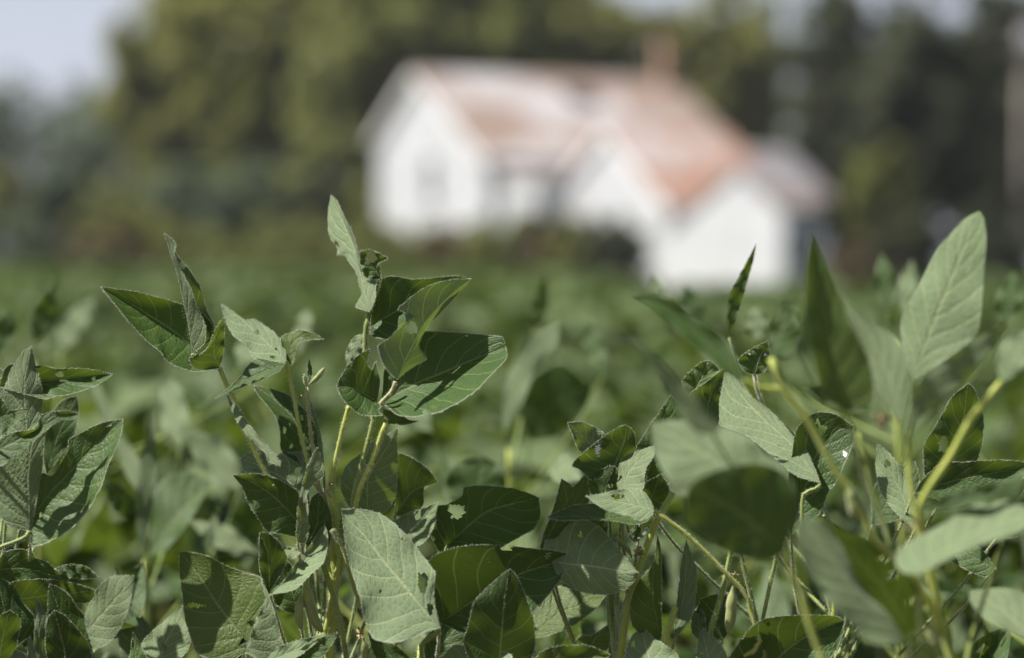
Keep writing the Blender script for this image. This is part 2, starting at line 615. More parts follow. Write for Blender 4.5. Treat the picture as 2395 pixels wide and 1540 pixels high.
def roof_material(name, c_light, c_rust, lo, hi):
    m, nt = new_mat(name)
    b = NB(nt)
    tc = b.n('ShaderNodeTexCoord')
    no = b.noise(tc.outputs['Object'], 0.42, 3.0, 0.55)
    fine = b.noise(tc.outputs['Object'], 5.0, 4.0, 0.6)
    f = b.smooth(b.m('ADD', no, b.m('MULTIPLY', b.m('SUBTRACT', fine, 0.5), 0.35)), lo, hi)
    pr = b.n('ShaderNodeBsdfPrincipled')
    b.put(pr.inputs['Base Color'], b.mix(f, c_light, c_rust))
    pr.inputs['Roughness'].default_value = 0.6
    out = b.n('ShaderNodeOutputMaterial')
    nt.links.new(pr.outputs[0], out.inputs[0])
    return m


def siding_material():
    m, nt = new_mat('white_clapboard')
    b = NB(nt)
    tc = b.n('ShaderNodeTexCoord')
    no = b.noise(tc.outputs['Object'], 1.6, 5.0)
    pr = b.n('ShaderNodeBsdfPrincipled')
    b.put(pr.inputs['Base Color'], b.mix(b.smooth(no, 0.35, 0.75), (0.50, 0.505, 0.52), (0.40, 0.405, 0.415)))
    pr.inputs['Roughness'].default_value = 0.6
    wv = b.n('ShaderNodeTexWave', wave_profile='SAW', bands_direction='Z')
    nt.links.new(tc.outputs['Object'], wv.inputs['Vector'])
    wv.inputs['Scale'].default_value = 1.6
    bp = b.n('ShaderNodeBump')
    bp.inputs['Strength'].default_value = 0.5
    bp.inputs['Distance'].default_value = 0.02
    b.put(bp.inputs['Height'], wv.outputs['Fac'])
    nt.links.new(bp.outputs[0], pr.inputs['Normal'])
    out = b.n('ShaderNodeOutputMaterial')
    nt.links.new(pr.outputs[0], out.inputs[0])
    return m


HM['wall'] = siding_material()
HM['roof'] = roof_material('weathered_metal_roof', (0.39, 0.365, 0.36), (0.235, 0.17, 0.135), 0.38, 0.56)
HM['roof2'] = roof_material('rusty_metal_roof', (0.37, 0.325, 0.31), (0.28, 0.14, 0.08), 0.38, 0.56)
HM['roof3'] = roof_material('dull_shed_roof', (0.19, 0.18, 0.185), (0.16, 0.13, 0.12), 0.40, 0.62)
HM['trim'] = plain('white_trim', (0.78, 0.78, 0.78), 0.5, 0.04, 3)
HM['glass'] = plain('window_glass', (0.035, 0.042, 0.05), 0.2, 0.3, 2, spec=0.3)
HM['dark'] = plain('dark_opening', (0.02, 0.02, 0.024), 0.95, 0.3, 3, spec=0.1)
HM['brick'] = plain('chimney_brick', (0.27, 0.155, 0.10), 0.9, scale=6, col2=(0.36, 0.23, 0.16), bump=0.4)
HM['grey'] = plain('shade_grey_boards', (0.30, 0.31, 0.33), 0.8, scale=2.5, col2=(0.40, 0.41, 0.42))  # shade on the shed walls is put into this grey board colour

PHI = math.radians(28)
XH = np.array([math.cos(PHI), math.sin(PHI), 0.0])      # along the ridges
GH = np.array([math.sin(PHI), -math.cos(PHI), 0.0])     # across, towards the camera
UP = np.array([0, 0, 1.0])


def prism(name, quad_pairs, mat, parent, off):
    """list of convex solids given as (lower polygon, upper polygon) of equal length"""
    V, Fc = [], []
    for lo, hi in quad_pairs:
        k, n = len(V), len(lo)
        V += [np.array(p) - off for p in lo] + [np.array(p) - off for p in hi]
        Fc.append(tuple(range(k, k + n))[::-1])
        Fc.append(tuple(range(k + n, k + 2 * n)))
        for i in range(n):
            j = (i + 1) % n
            Fc.append((k + i, k + j, k + n + j, k + n + i))
    return obj(name, mesh_from(name, V, Fc, mat, smooth=False), parent)


def gable_block(parent, off, corner, width, length, za, zb, apex, zr, roof_mat, wall_mat=None, over=0.32, th=0.10, barge=True):
    """corner = ground point of the back end of the left-facing gable; za/zb eaves at back/front, apex = fraction across"""
    c = np.array(corner)
    prof = [(0, 0.0), (width, 0.0), (width, zb), (width * apex, zr), (0, za)]
    lo = [c + GH * g + UP * z for g, z in prof]
    hi = [p + XH * length for p in lo]
    prism('wall', [(lo, hi)], wall_mat or HM['wall'], parent, off)
    for (g0, z0, g1, z1) in ((width * apex, zr, width, zb), (width * apex, zr, 0, za)):
        dv = np.array([g1 - g0, z1 - z0])
        L = np.linalg.norm(dv)
        dv = dv / L
        g2, z2 = g0 + dv[0] * (L + over), z0 + dv[1] * (L + over)
        nrm = np.array([-dv[1], dv[0]]) if dv[0] > 0 else np.array([dv[1], -dv[0]])
        lo_, hi_ = [], []
        for (g, z) in ((g0, z0), (g2, z2)):
            for e in (-over, length + over):
                lo_.append(c + XH * e + GH * (g + nrm[0] * 0.012) + UP * (z + nrm[1] * 0.012))
                hi_.append(c + XH * e + GH * (g + nrm[0] * th) + UP * (z + nrm[1] * th))
        order = (0, 1, 3, 2)
        r = prism('roof', [([lo_[i] for i in order], [hi_[i] for i in order])], roof_mat, parent, off)
        # raised seams of the sheet metal, running down the slope
        seams = []
        nse = int(length / 0.55)
        for k in range(nse + 1):
            e = -over + 0.03 + (length + 2 * over - 0.06) * k / nse
            q = []
            for (g, z) in ((g0, z0), (g2, z2)):
                base = c + GH * (g + nrm[0] * (th + 0.002)) + UP * (z + nrm[1] * (th + 0.002))
                q.append((base + XH * (e - 0.02), base + XH * (e + 0.02)))
            l4 = [q[0][0], q[0][1], q[1][1], q[1][0]]
            seams.append((l4, [p + GH * nrm[0] * 0.035 + UP * nrm[1] * 0.035 for p in l4]))
        tag(prism('seam_ribs', seams, roof_mat, r, off), kind='stuff')
    # bargeboards on the left gable
    for (g0, z0, g1, z1) in ((width * apex, zr, width, zb), (width * apex, zr, 0, za)) if barge else ():
        dv = np.array([g1 - g0, z1 - z0]); L = np.linalg.norm(dv); dv /= L
        g2, z2 = g0 + dv[0] * (L + over), z0 + dv[1] * (L + over)
        a = [c - XH * (over + 0.002) + GH * g + UP * z for g, z in ((g0, z0), (g2, z2), (g2, z2 - 0.16), (g0, z0 - 0.16))]
        prism('bargeboard', [(a, [p - XH * 0.035 for p in a])], HM['trim'], parent, off)


def window_on(parent, off, centre, along, normal, w, h, name='window', panes=2):
    c, a, n = np.array(centre), np.array(along), np.array(normal)

    def bx(u0, u1, z0, z1, n0, n1):
        l = [c + a * u + UP * z + n * n0 for u, z in ((u0, z0), (u1, z0), (u1, z1), (u0, z1))]
        return (l, [p + n * (n1 - n0) for p in l])
    g = prism(name, [bx(-w / 2, w / 2, 0, h, -0.02, 0.03)], HM['glass'], parent, off)
    t = 0.07
    prism('frame', [bx(-w / 2 - t, -w / 2, -t, h + t, 0, 0.055), bx(w / 2, w / 2 + t, -t, h + t, 0, 0.055),
                    bx(-w / 2, w / 2, -t, 0, 0, 0.053), bx(-w / 2, w / 2, h, h + t, 0, 0.053),
                    bx(-w / 2, w / 2, h / 2 - 0.025, h / 2 + 0.025, 0.032, 0.045)], HM['trim'], g, off)
    prism('sill', [bx(-w / 2 - 0.1, w / 2 + 0.1, -t - 0.05, -t - 0.003, 0, 0.1)], HM['trim'], g, off)


def ground_at(px, d, z=0.0):
    return np.array([(px - PX0) / F * d, d, z])


hc = ground_at(885, 90.0)
house = tag(empty('farmhouse', tuple(hc)), 'old white clapboard farmhouse with rusty pinkish metal roofs beyond the field', 'house')
# main block: long roof, tall gable facing left
MW, ML = 7.5, 8.9
gable_block(house, hc, hc, MW, ML, 4.9, 4.0, 0.38, 6.75, HM['roof'], over=0.2)
window_on(house, hc, hc + GH * 3.85 + UP * 2.75, GH, -XH, 0.8, 1.4)
window_on(house, hc, hc + GH * 5.9 + UP * 0.9, GH, -XH, 0.7, 1.2)
# middle block
c2 = hc + GH * (MW - 0.02) + XH * 2.35
gable_block(house, hc, c2, 6.4, 3.8, 3.0, 2.5, 0.47, 4.75, HM['roof2'], over=0.16)
window_on(house, hc, c2 + GH * 3.3 + UP * 1.0, GH, -XH, 0.7, 1.1)
# front wing
c3 = c2 + GH * 6.38 + XH * 0.0
gable_block(house, hc, c3, 5.7, 1.1, 1.8, 2.3, 0.62, 3.35, HM['roof3'], over=0.07, barge=False)
window_on(house, hc, c3 + GH * 5.7 + XH * 0.6 + UP * 0.8, XH, GH, 0.6, 1.1)
# bay on the long wall of the main block
bayc = hc + GH * (MW + 0.003) + XH * 0.35
lo = [bayc + GH * g + XH * e for g, e in ((0, 0), (2.4, 0), (2.4, 0.75), (0, 0.75))]
prism('bay', [(lo, [p + UP * 3.3 for p in lo])], HM['wall'], house, hc)
lo = [bayc + GH * g + XH * e + UP * 3.303 for g, e in ((0, -0.1), (2.52, -0.1), (2.52, 0.88), (0, 0.88))]
hi = [bayc + GH * g + XH * e + UP * z for g, e, z in ((0, -0.1, 3.75), (2.52, -0.1, 3.36), (2.52, 0.88, 3.36), (0, 0.88, 3.75))]
prism('bay_roof', [(lo, hi)], HM['roof'], house, hc)
# open hatch in the main roof slope
sl = (6.75 - 4.0) / (MW * 0.62)
hcen = hc + XH * 5.0 + GH * (MW * 0.38 + 1.35) + UP * (6.75 - sl * 1.35 + 0.11)
sd = GH * math.cos(math.atan(sl)) - UP * math.sin(math.atan(sl))
sn = np.cross(XH, sd); sn = sn if sn[2] > 0 else -sn
lo = [hcen + XH * a + sd * b_ for a, b_ in ((-.5, -.45), (.5, -.45), (.5, .45), (-.5, .45))]
hatch = prism('roof_hatch', [(lo, [p + sn * 0.07 for p in lo])], HM['dark'], house, hc)
# chimney
cc = hc + XH * 8.75 + GH * (MW * 0.38 + 0.25)
lo = [cc + GH * g + XH * e + UP * 6.3 for g, e in ((-.2, -.22), (.2, -.22), (.2, .22), (-.2, .22))]
ch = prism('chimney', [(lo, [p + UP * 1.65 for p in lo])], HM['brick'], house, hc)
lo = [cc + GH * g + XH * e + UP * 7.953 for g, e in ((-.25, -.27), (.25, -.27), (.25, .27), (-.25, .27))]
prism('chimney_cap', [(lo, [p + UP * 0.18 for p in lo])], HM['brick'], ch, hc)

# low outbuilding behind the right end
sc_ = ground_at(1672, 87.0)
shed = tag(empty('shed', tuple(sc_)), 'shed with grey shade painted into its walls and a dull roof against the right end of the farmhouse', 'shed')
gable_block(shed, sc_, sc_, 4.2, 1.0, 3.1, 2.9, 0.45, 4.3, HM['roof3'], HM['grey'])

# ------------------------------------------------------------------ trees, hedge and shrubs
def foliage_material(name, c, tr):
    m, nt = new_mat(name)
    b = NB(nt)
    geo = b.n('ShaderNodeNewGeometry')
    tc = b.n('ShaderNodeTexCoord')
    no = b.noise(tc.outputs['Object'], 0.5, 3.0)
    v = b.m('ADD', b.m('MULTIPLY', geo.outputs['Random Per Island'], 0.5), b.m('MULTIPLY', b.smooth(no, 0.3, 0.7), 0.5))
    col = b.mix(v, tuple(x * 0.6 for x in c), (c[0] * 1.5, c[1] * 1.4, c[2] * 1.4))
    df = b.n('ShaderNodeBsdfPrincipled')
    b.put(df.inputs['Base Color'], col)
    df.inputs['Roughness'].default_value = 0.6
    df.inputs['Specular IOR Level'].default_value = 0.3
    t = b.n('ShaderNodeBsdfTranslucent')
    b.put(t.inputs[0], tr)
    mx = b.n('ShaderNodeMixShader')
    mx.inputs[0].default_value = 0.42
    nt.links.new(df.outputs[0], mx.inputs[1])
    nt.links.new(t.outputs[0], mx.inputs[2])
    out = b.n('ShaderNodeOutputMaterial')
    nt.links.new(mx.outputs[0], out.inputs[0])
    return m


FM = {
    'olive': foliage_material('olive_foliage', (0.19, 0.20, 0.052), (0.25, 0.27, 0.05)),
    'green': foliage_material('green_foliage', (0.18, 0.20, 0.06), (0.26, 0.29, 0.05)),
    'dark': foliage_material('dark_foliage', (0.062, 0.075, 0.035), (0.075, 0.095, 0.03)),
    'blue': foliage_material('bluish_foliage', (0.11, 0.145, 0.09), (0.10, 0.14, 0.06)),
    'brown': foliage_material('dry_weeds', (0.15, 0.12, 0.06), (0.15, 0.12, 0.05)),
}
M['bark'] = plain('bark', (0.10, 0.08, 0.06), 0.9, scale=5, col2=(0.19, 0.16, 0.13), bump=0.7)


def crown_mesh(name, centre, rad, n_clump, per, leaf, mat, seed, gap=0.25):
    rs = np.random.RandomState(seed)
    d = rs.randn(n_clump, 3)
    d /= np.linalg.norm(d, axis=1)[:, None]
    rr = rs.uniform(0.35, 1.0, (n_clump, 1)) ** 0.6
    lump = 1 + gap * np.sin(d[:, :1] * 4 + seed) * np.cos(d[:, 1:2] * 3 + d[:, 2:3] * 5)
    cen = np.array(centre) + d * rr * lump * np.array(rad)
    cr = rs.uniform(0.11, 0.24, (n_clump, 1)) * np.mean(rad)
    k = np.repeat(np.arange(n_clump), per)
    q = rs.randn(len(k), 3)
    q /= np.linalg.norm(q, axis=1)[:, None]
    pos = cen[k] + q * cr[k] * rs.uniform(0.5, 1.05, (len(k), 1))
    a = rs.randn(len(k), 3); a /= np.linalg.norm(a, axis=1)[:, None]
    nb = 0.6 * q + 0.5 * rs.randn(len(k), 3) + np.array([-0.25, 0, 0.95])
    b_ = np.cross(nb, a); b_ /= np.linalg.norm(b_, axis=1)[:, None] + 1e-9
    a2 = np.cross(b_, nb); a2 /= np.linalg.norm(a2, axis=1)[:, None] + 1e-9
    s = leaf * rs.uniform(0.6, 1.3, (len(k), 1))
    V = np.empty((len(k) * 4, 3))
    V[0::4] = pos - a2 * s
    V[1::4] = pos + b_ * s * 0.55
    V[2::4] = pos + a2 * s
    V[3::4] = pos - b_ * s * 0.55
    return mesh_fast(name, V, np.arange(len(V)).reshape(-1, 4), mat, 4, False)


SEED = [100]


def tree(px, d, top_py, rx_px, mat, label, bottom_py=560, n=150, per=60, leaf=0.2, group='trees round the farmhouse', name='tree', ry=None):
    SEED[0] += 1
    base = ground_at(px, d, -0.02)
    ztop = EYE + (HOR - top_py) / F * d
    zbot = max(EYE + (HOR - bottom_py) / F * d, 0.5)
    rx = rx_px / F * d
    root = tag(empty(name, tuple(base)), label, 'tree', group)
    cz, rz = (ztop + zbot) / 2, (ztop - zbot) / 2
    P = resample(np.array([base, base + [0.1, 0.1, cz * 0.5], base + [-0.15, 0, cz], base + [0.1, 0, cz + rz * 0.75]]), 16)
    r0 = 0.028 * ztop
    V, Fc = tube_data(P, [r0 * 1.3, r0, r0 * 0.75, r0 * 0.2], 8)
    tr = obj('trunk', mesh_from('trunk', V - base, Fc, M['bark']), root)
    V_, F_ = [], []
    rs = np.random.RandomState(SEED[0])
    for i in range(7):
        h = rs.uniform(max(zbot * 0.7, 0.8), cz + rz * 0.4)
        s = P[int(np.argmin(np.abs(P[:, 2] - h)))]
        a = rs.uniform(0, 6.3)
        e = s + np.array([math.cos(a) * rx * 0.7, math.sin(a) * rx * 0.7, rs.uniform(0.3, 0.8) * rz])
        V, Fc = tube_data(resample(np.array([s, s * 0.5 + e * 0.5 + [0, 0, -0.15 * rz], e]), 8), [r0 * 0.45, r0 * 0.12], 6)
        k = sum(len(v) for v in V_)
        V_.append(V - base)
        F_ += [tuple(x + k for x in f) for f in Fc]
    obj('limbs', mesh_from('limbs', np.vstack(V_), F_, M['bark']), tr)
    obj('crown', crown_mesh('crown', (0, 0, cz), (rx, ry or rx * 0.85, rz), n, per, leaf, mat, SEED[0]), root)
    return root


tree(120, 175, 185, 200, FM['blue'], 'distant bluish tree under the open sky left of the olive trees', 600, 110, 50, 0.30)
tree(-60, 165, 215, 130, FM['blue'], 'distant bluish tree at the far end of the tree line', 600, 90, 50, 0.30)
tree(250, 150, 250, 130, FM['blue'], 'grey green tree between the distant trees and the olive trees', 600, 90, 50, 0.28)
tree(430, 118, -40, 185, FM['olive'], 'broad sunlit olive green tree beside the open sky', 440, 240, 75, 0.26)
tree(545, 126, -190, 190, FM['olive'], 'tall olive tree closing the gap between its neighbours', 440, 200, 70, 0.26)
tree(640, 112, -170, 210, FM['olive'], 'tall olive green tree left of the farmhouse gable', 460, 250, 75, 0.26)
tree(840, 104, -120, 130, FM['green'], 'dark green tree close behind the farmhouse gable', 590, 200, 70, 0.18)
tree(940, 124, -210, 190, FM['green'], 'tall green tree behind the left end of the roof', 480, 200, 70, 0.26)
tree(1060, 116, -220, 230, FM['green'], 'tall green tree rising behind the middle of the farmhouse roof', 480, 250, 75, 0.26)
tree(1230, 138, -180, 200, FM['green'], 'tall green tree filling the sky behind the ridge', 480, 200, 60, 0.24)
tree(1330, 124, -70, 165, FM['olive'], 'olive green tree behind the ridge beside the chimney', 480, 190, 70, 0.26)
tree(1500, 128, -25, 150, FM['olive'], 'lower olive tree behind the chimney with sky over it', 480, 150, 70, 0.26)
tree(1690, 122, -30, 155, FM['olive'], 'sunlit olive tree to the right of the chimney', 480, 190, 70, 0.26)
tree(1815, 130, -60, 110, FM['green'], 'slim loose tree with sky showing through its crown', 480, 60, 40, 0.2)
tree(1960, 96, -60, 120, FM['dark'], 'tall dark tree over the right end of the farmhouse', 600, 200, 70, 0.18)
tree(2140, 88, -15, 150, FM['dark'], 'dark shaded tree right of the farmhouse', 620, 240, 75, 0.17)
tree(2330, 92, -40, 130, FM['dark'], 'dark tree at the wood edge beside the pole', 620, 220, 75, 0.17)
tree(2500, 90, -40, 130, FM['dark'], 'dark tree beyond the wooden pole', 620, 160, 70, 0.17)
tree(-330, 150, 60, 190, FM['olive'], 'olive tree standing alone beyond the bluish trees', 560, 140, 60, 0.3)
tree(-700, 140, 20, 220, FM['green'], 'broad green tree far along the tree line', 560, 140, 60, 0.3)
tree(2760, 95, -20, 150, FM['green'], 'green tree well beyond the wooden pole', 600, 140, 60, 0.22)
tree(3050, 100, 0, 170, FM['olive'], 'olive tree at the end of the wood edge', 600, 140, 60, 0.22)
tree(2060, 84, 330, 90, FM['green'], 'small greener tree in front of the dark trees', 630, 120, 60, 0.15)


def shrub(px, d, top_py, rx_px, mat, label, n=120, per=60, leaf=0.12, group='shrubs between field and house'):
    SEED[0] += 1
    base = ground_at(px, d, -0.02)
    ztop = EYE + (HOR - top_py) / F * d
    root = tag(empty('shrub', tuple(base)), label, 'shrub', group)
    rx = rx_px / F * d
    V_, F_ = [], []
    rs = np.random.RandomState(SEED[0])
    for i in range(6):
        a = rs.uniform(0, 6.3)
        e = base + np.array([math.cos(a) * rx * 0.6, math.sin(a) * rx * 0.5, ztop * rs.uniform(0.55, 0.8)])
        V, Fc = tube_data(resample(np.array([base + [0, 0, -0.02], base * .5 + e * .5 + [0, 0, 0.1], e]), 6), [0.035, 0.012], 6)
        k = sum(len(v) for v in V_)
        V_.append(V - base)
        F_ += [tuple(x + k for x in f) for f in Fc]
    obj('stems', mesh_from('stems', np.vstack(V_), F_, M['bark']), root)
    obj('crown', crown_mesh('crown', (0, 0, ztop * 0.52), (rx, rx * 0.8, ztop * 0.5), n, per, leaf, mat, SEED[0]), root)


shrub(20, 92, 400, 110, FM['olive'], 'yellowish shrub at the far left of the hedge')
shrub(140, 88, 420, 130, FM['blue'], 'blue green shrub next to the yellowish one')
shrub(290, 84, 470, 120, FM['olive'], 'low olive shrub in front of the hedge')
shrub(250, 80, 545, 120, FM['brown'], 'low dark brown thicket at the field edge', 50)
shrub(430, 92, 390, 130, FM['blue'], 'tall blue green shrub in the hedge under the olive trees')
shrub(600, 90, 370, 140, FM['blue'], 'large rounded blue green shrub in the hedge')
shrub(740, 86, 410, 100, FM['dark'], 'dark shrub in the hedge near the house')
shrub(680, 80, 520, 150, FM['green'], 'low spreading green shrub before the dark shrub', 60)
shrub(480, 78, 540, 140, FM['green'], 'low green shrub at the edge of the left field', 60)
for (px_, d_, t_, lb_) in ((330, 104, 400, 'middle hedge shrub below the broad olive tree'), (520, 106, 380, 'hedge shrub below the tall olive tree'), (690, 104, 385, 'hedge shrub between the olive tree and the dark tree'), (820, 100, 420, 'hedge shrub reaching the gable corner')):
    shrub(px_, d_, t_, 130, FM['green'], lb_, 90, 60, 0.14)
shrub(860, 82, 500, 80, FM['green'], 'green shrub at the corner of the gable')
for (px_, d_, t_, r_, m_, lb_) in (
        (905, 77, 530, 75, 'green', 'low weeds at the back corner of the gable'),
        (985, 76, 528, 85, 'green', 'low weeds below the gable window'),
        (1070, 75, 526, 80, 'brown', 'dry brownish weeds below the front edge of the gable'),
        (1145, 74, 520, 75, 'green', 'green weeds at the front corner of the gable'),
        (1220, 73, 505, 80, 'green', 'taller green bush below the bay of the house'),
        (1295, 72, 524, 75, 'brown', 'dry weeds between the bay and the middle gable'),
        (1365, 71, 522, 75, 'green', 'green weeds before the middle gable'),
        (1440, 70, 505, 85, 'dark', 'rounded dark bush at the front corner of the house')):
    shrub(px_, d_, t_, r_, FM[m_], lb_, 130, 60, 0.085)
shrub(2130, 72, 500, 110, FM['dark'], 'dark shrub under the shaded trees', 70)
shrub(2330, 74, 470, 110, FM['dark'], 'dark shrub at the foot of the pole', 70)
shrub(1990, 70, 570, 90, FM['brown'], 'low dry weeds right of the front wing', 50, 60, 0.09)

# wooden pole at the right edge
pb = ground_at(2396, 80.0)
pole = tag(empty('utility_pole', tuple(pb)), 'weathered wooden utility pole in front of the dark trees', 'pole')
V, Fc = tube_data(np.array([[0, 0, -0.02], [0, 0, 3.5], [0, 0, 7.6]]), [0.15, 0.13, 0.105], 12)
obj('shaft', mesh_from('shaft', V, Fc, plain('pole_wood', (0.20, 0.17, 0.145), 0.9, scale=4, col2=(0.30, 0.27, 0.24))), pole)
V = [(x, y, z) for z in (7.0, 7.12) for x, y in ((-1.1, -0.16), (1.1, -0.16), (1.1, -0.05), (-1.1, -0.05))]
obj('crossarm', mesh_from('crossarm', V, [(3, 2, 1, 0), (4, 5, 6, 7), (0, 1, 5, 4), (1, 2, 6, 5), (2, 3, 7, 6), (3, 0, 4, 7)], M['bark'], smooth=False), pole)

# ------------------------------------------------------------------ the far soybean canopy (uncountable)
EX = np.array([-30, -7.0, -2.0, 0.0, 0.85, 1.6, 2.5, 3.2, 8.0])
EY = np.array([60, 58.0, 46.0, 34.0, 14.5, 14.0, 15.0, 20.0, 22.0])


def far_field(y0, y1, per_m2, size, seed, dz=0.0, k=1.0, add=1.2, outside=False):
    rs = np.random.RandomState(seed)
    area = 0.0
    ymid = np.linspace(y0, y1, 40)
    w = ymid * (PW / F) * k + add
    n = int(np.mean(w) * (y1 - y0) * per_m2)
    y = rs.choice(ymid, n, p=w / w.sum()) + rs.uniform(-.5, .5, n) * (y1 - y0) / 39
    x = rs.uniform(-0.5, 0.5, n) * (y * (PW / F) * k + add)
    if outside:
        sel = np.abs(x) > y * PW / 2 / F + 0.12
        x, y = x[sel], y[sel]
        n = len(x)
    keep = y < np.interp(x, EX, EY) + rs.randn(n) * 0.35
    x, y = x[keep], y[keep]
    n = len(x)
    hump = 0.05 * np.sin(x * 2.1 + seed) * np.cos(y * 1.3) + 0.03 * np.sin(x * 7.0 + y * 5.0)
    z = 0.825 + dz + 0.7 * hump - np.abs(rs.randn(n)) * 0.09 + rs.rand(n) ** 6 * 0.05
    pos = np.stack([x, y, z], 1)
    a = rs.randn(n, 3) * [1, 1, 0.55] + [0, 0, 0.35]
    a /= np.linalg.norm(a, axis=1)[:, None]
    nb = rs.randn(n, 3) * 0.75 + [0, 0, 0.8]
    b_ = np.cross(nb, a); b_ /= np.linalg.norm(b_, axis=1)[:, None] + 1e-9
    nn = np.cross(a, b_)
    s = size * rs.uniform(0.7, 1.25, (n, 1))
    V = np.empty((n * 6, 3))
    V[0::6] = pos - a * s * 0.5
    V[1::6] = pos - a * s * 0.1 + b_ * s * 0.32 + nn * s * 0.08
    V[2::6] = pos + a * s * 0.25 + b_ * s * 0.20 + nn * s * 0.06
    V[3::6] = pos + a * s * 0.55
    V[4::6] = pos + a * s * 0.25 - b_ * s * 0.20 + nn * s * 0.06
    V[5::6] = pos - a * s * 0.1 - b_ * s * 0.32 + nn * s * 0.08
    i0 = np.arange(n)[:, None] * 6
    Q = np.concatenate([i0 + np.array([[0, 1, 2, 3]]), i0 + np.array([[0, 3, 4, 5]])], 0)
    return V, Q


Va, Qa = far_field(8.4, 18, 620, 0.105, 3, 0.0, 1.4, 3.0)
Vb, Qb = far_field(18, 60, 170, 0.17, 5, 0.0, 1.4, 3.0)
Vc, Qc = far_field(3.3, 8.6, 420, 0.105, 9, -0.10)
Vd, Qd = far_field(1.3, 8.6, 520, 0.105, 13, 0.0, 1.0, 4.0, True)
ff = obj('soybean_canopy', mesh_fast('soybean_canopy', np.vstack([Va, Vb, Vc, Vd]), np.vstack([Qa, Qb + len(Va), Qc + len(Va) + len(Vb), Qd + len(Va) + len(Vb) + len(Vc)]), M['leaf_far']))
tag(ff, 'far soybean canopy running back to the hedge', 'crop', kind='stuff')


# ------------------------------------------------------------------ thin summer haze over field, house and trees
m_haze, nt_ = new_mat('summer_haze')
vp = nt_.nodes.new('ShaderNodeVolumePrincipled')
vp.inputs['Color'].default_value = (0.93, 0.95, 1.0, 1.0)
vp.inputs['Density'].default_value = 0.00025
vp.inputs['Anisotropy'].default_value = 0.2
ho = nt_.nodes.new('ShaderNodeOutputMaterial')
nt_.links.new(vp.outputs[0], ho.inputs['Volume'])
hx0, hx1, hy0, hy1, hz0, hz1 = -90.0, 90.0, -30.0, 215.0, -1.03, 26.0
V = [(x, y, z) for z in (hz0, hz1) for x, y in ((hx0, hy0), (hx1, hy0), (hx1, hy1), (hx0, hy1))]
tag(obj('haze', mesh_from('haze', V, [(3, 2, 1, 0), (4, 5, 6, 7), (0, 1, 5, 4), (1, 2, 6, 5), (2, 3, 7, 6), (3, 0, 4, 7)], m_haze, smooth=False)),
    'thin pale summer haze over the field and house', 'haze', kind='stuff')


# ------------------------------------------------------------------ random plants of the rows behind
def free_leaf(length, width, fold, curl, seed, nu=17, nv=6, twist=0.0):
    """leaflet mesh in local space: base at origin, along +X, upper side +Z"""
    rs = np.random.RandomState(seed)
    tt = np.linspace(0, 1, nu)
    prof = np.sin(np.pi * tt ** 0.78) ** 0.85 * (1 - 0.18 * tt)
    vv = np.linspace(-1, 1, 2 * nv + 1)
    V, U = [], []
    ph = rs.uniform(0, 6)
    for t in tt:
        w = prof[int(round(t * (nu - 1)))] * width / 2
        for v in vv:
            y = v * w * math.cos(fold * 0.9)
            z = abs(v) * w * math.sin(fold) + 0.05 * length * math.sin(t * 3.0 + ph) - curl * length * t * t
            z += 0.012 * length * math.sin(t * 15 + ph * 2 + (2 if v > 0 else 0)) * v * v * 2
            a = twist * t
            V.append((length * t * (1 - 0.15 * curl * t), y * math.cos(a) - z * math.sin(a) * 0.3, z + y * math.sin(a)))
            U.append((t, (v + 1) / 2))
    nc = len(vv)
    Fc = [(i * nc + j, (i + 1) * nc + j, (i + 1) * nc + j + 1, i * nc + j + 1) for i in range(nu - 1) for j in range(nc - 1)]
    hl = [(rs.uniform(.15, .85), rs.choice([-1, 1]) * rs.uniform(.15, 1.05), rs.uniform(.03, .075)) for _ in range(rs.randint(1, 5))]
    keep = []
    for f in Fc:
        cu = sum(U[i][0] for i in f) / 4
        cv = sum(U[i][1] for i in f) / 4 * 2 - 1
        if all((cu - a) ** 2 + ((cv - b_) * 0.5) ** 2 > r * r for a, b_, r in hl):
            keep.append(f)
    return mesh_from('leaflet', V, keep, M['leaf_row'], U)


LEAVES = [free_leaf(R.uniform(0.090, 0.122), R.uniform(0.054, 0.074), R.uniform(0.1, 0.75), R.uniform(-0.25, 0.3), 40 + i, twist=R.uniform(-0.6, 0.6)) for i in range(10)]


def basis(xdir, zdir, loc):
    x = Vector(xdir).normalized()
    z = Vector(zdir)
    y = z.cross(x)
    if y.length < 1e-4:
        y = Vector((0, 1, 0)).cross(x)
    y.normalize()
    z = x.cross(y)
    m = Matrix((x, y, z)).transposed().to_4x4()
    m.translation = loc
    return m


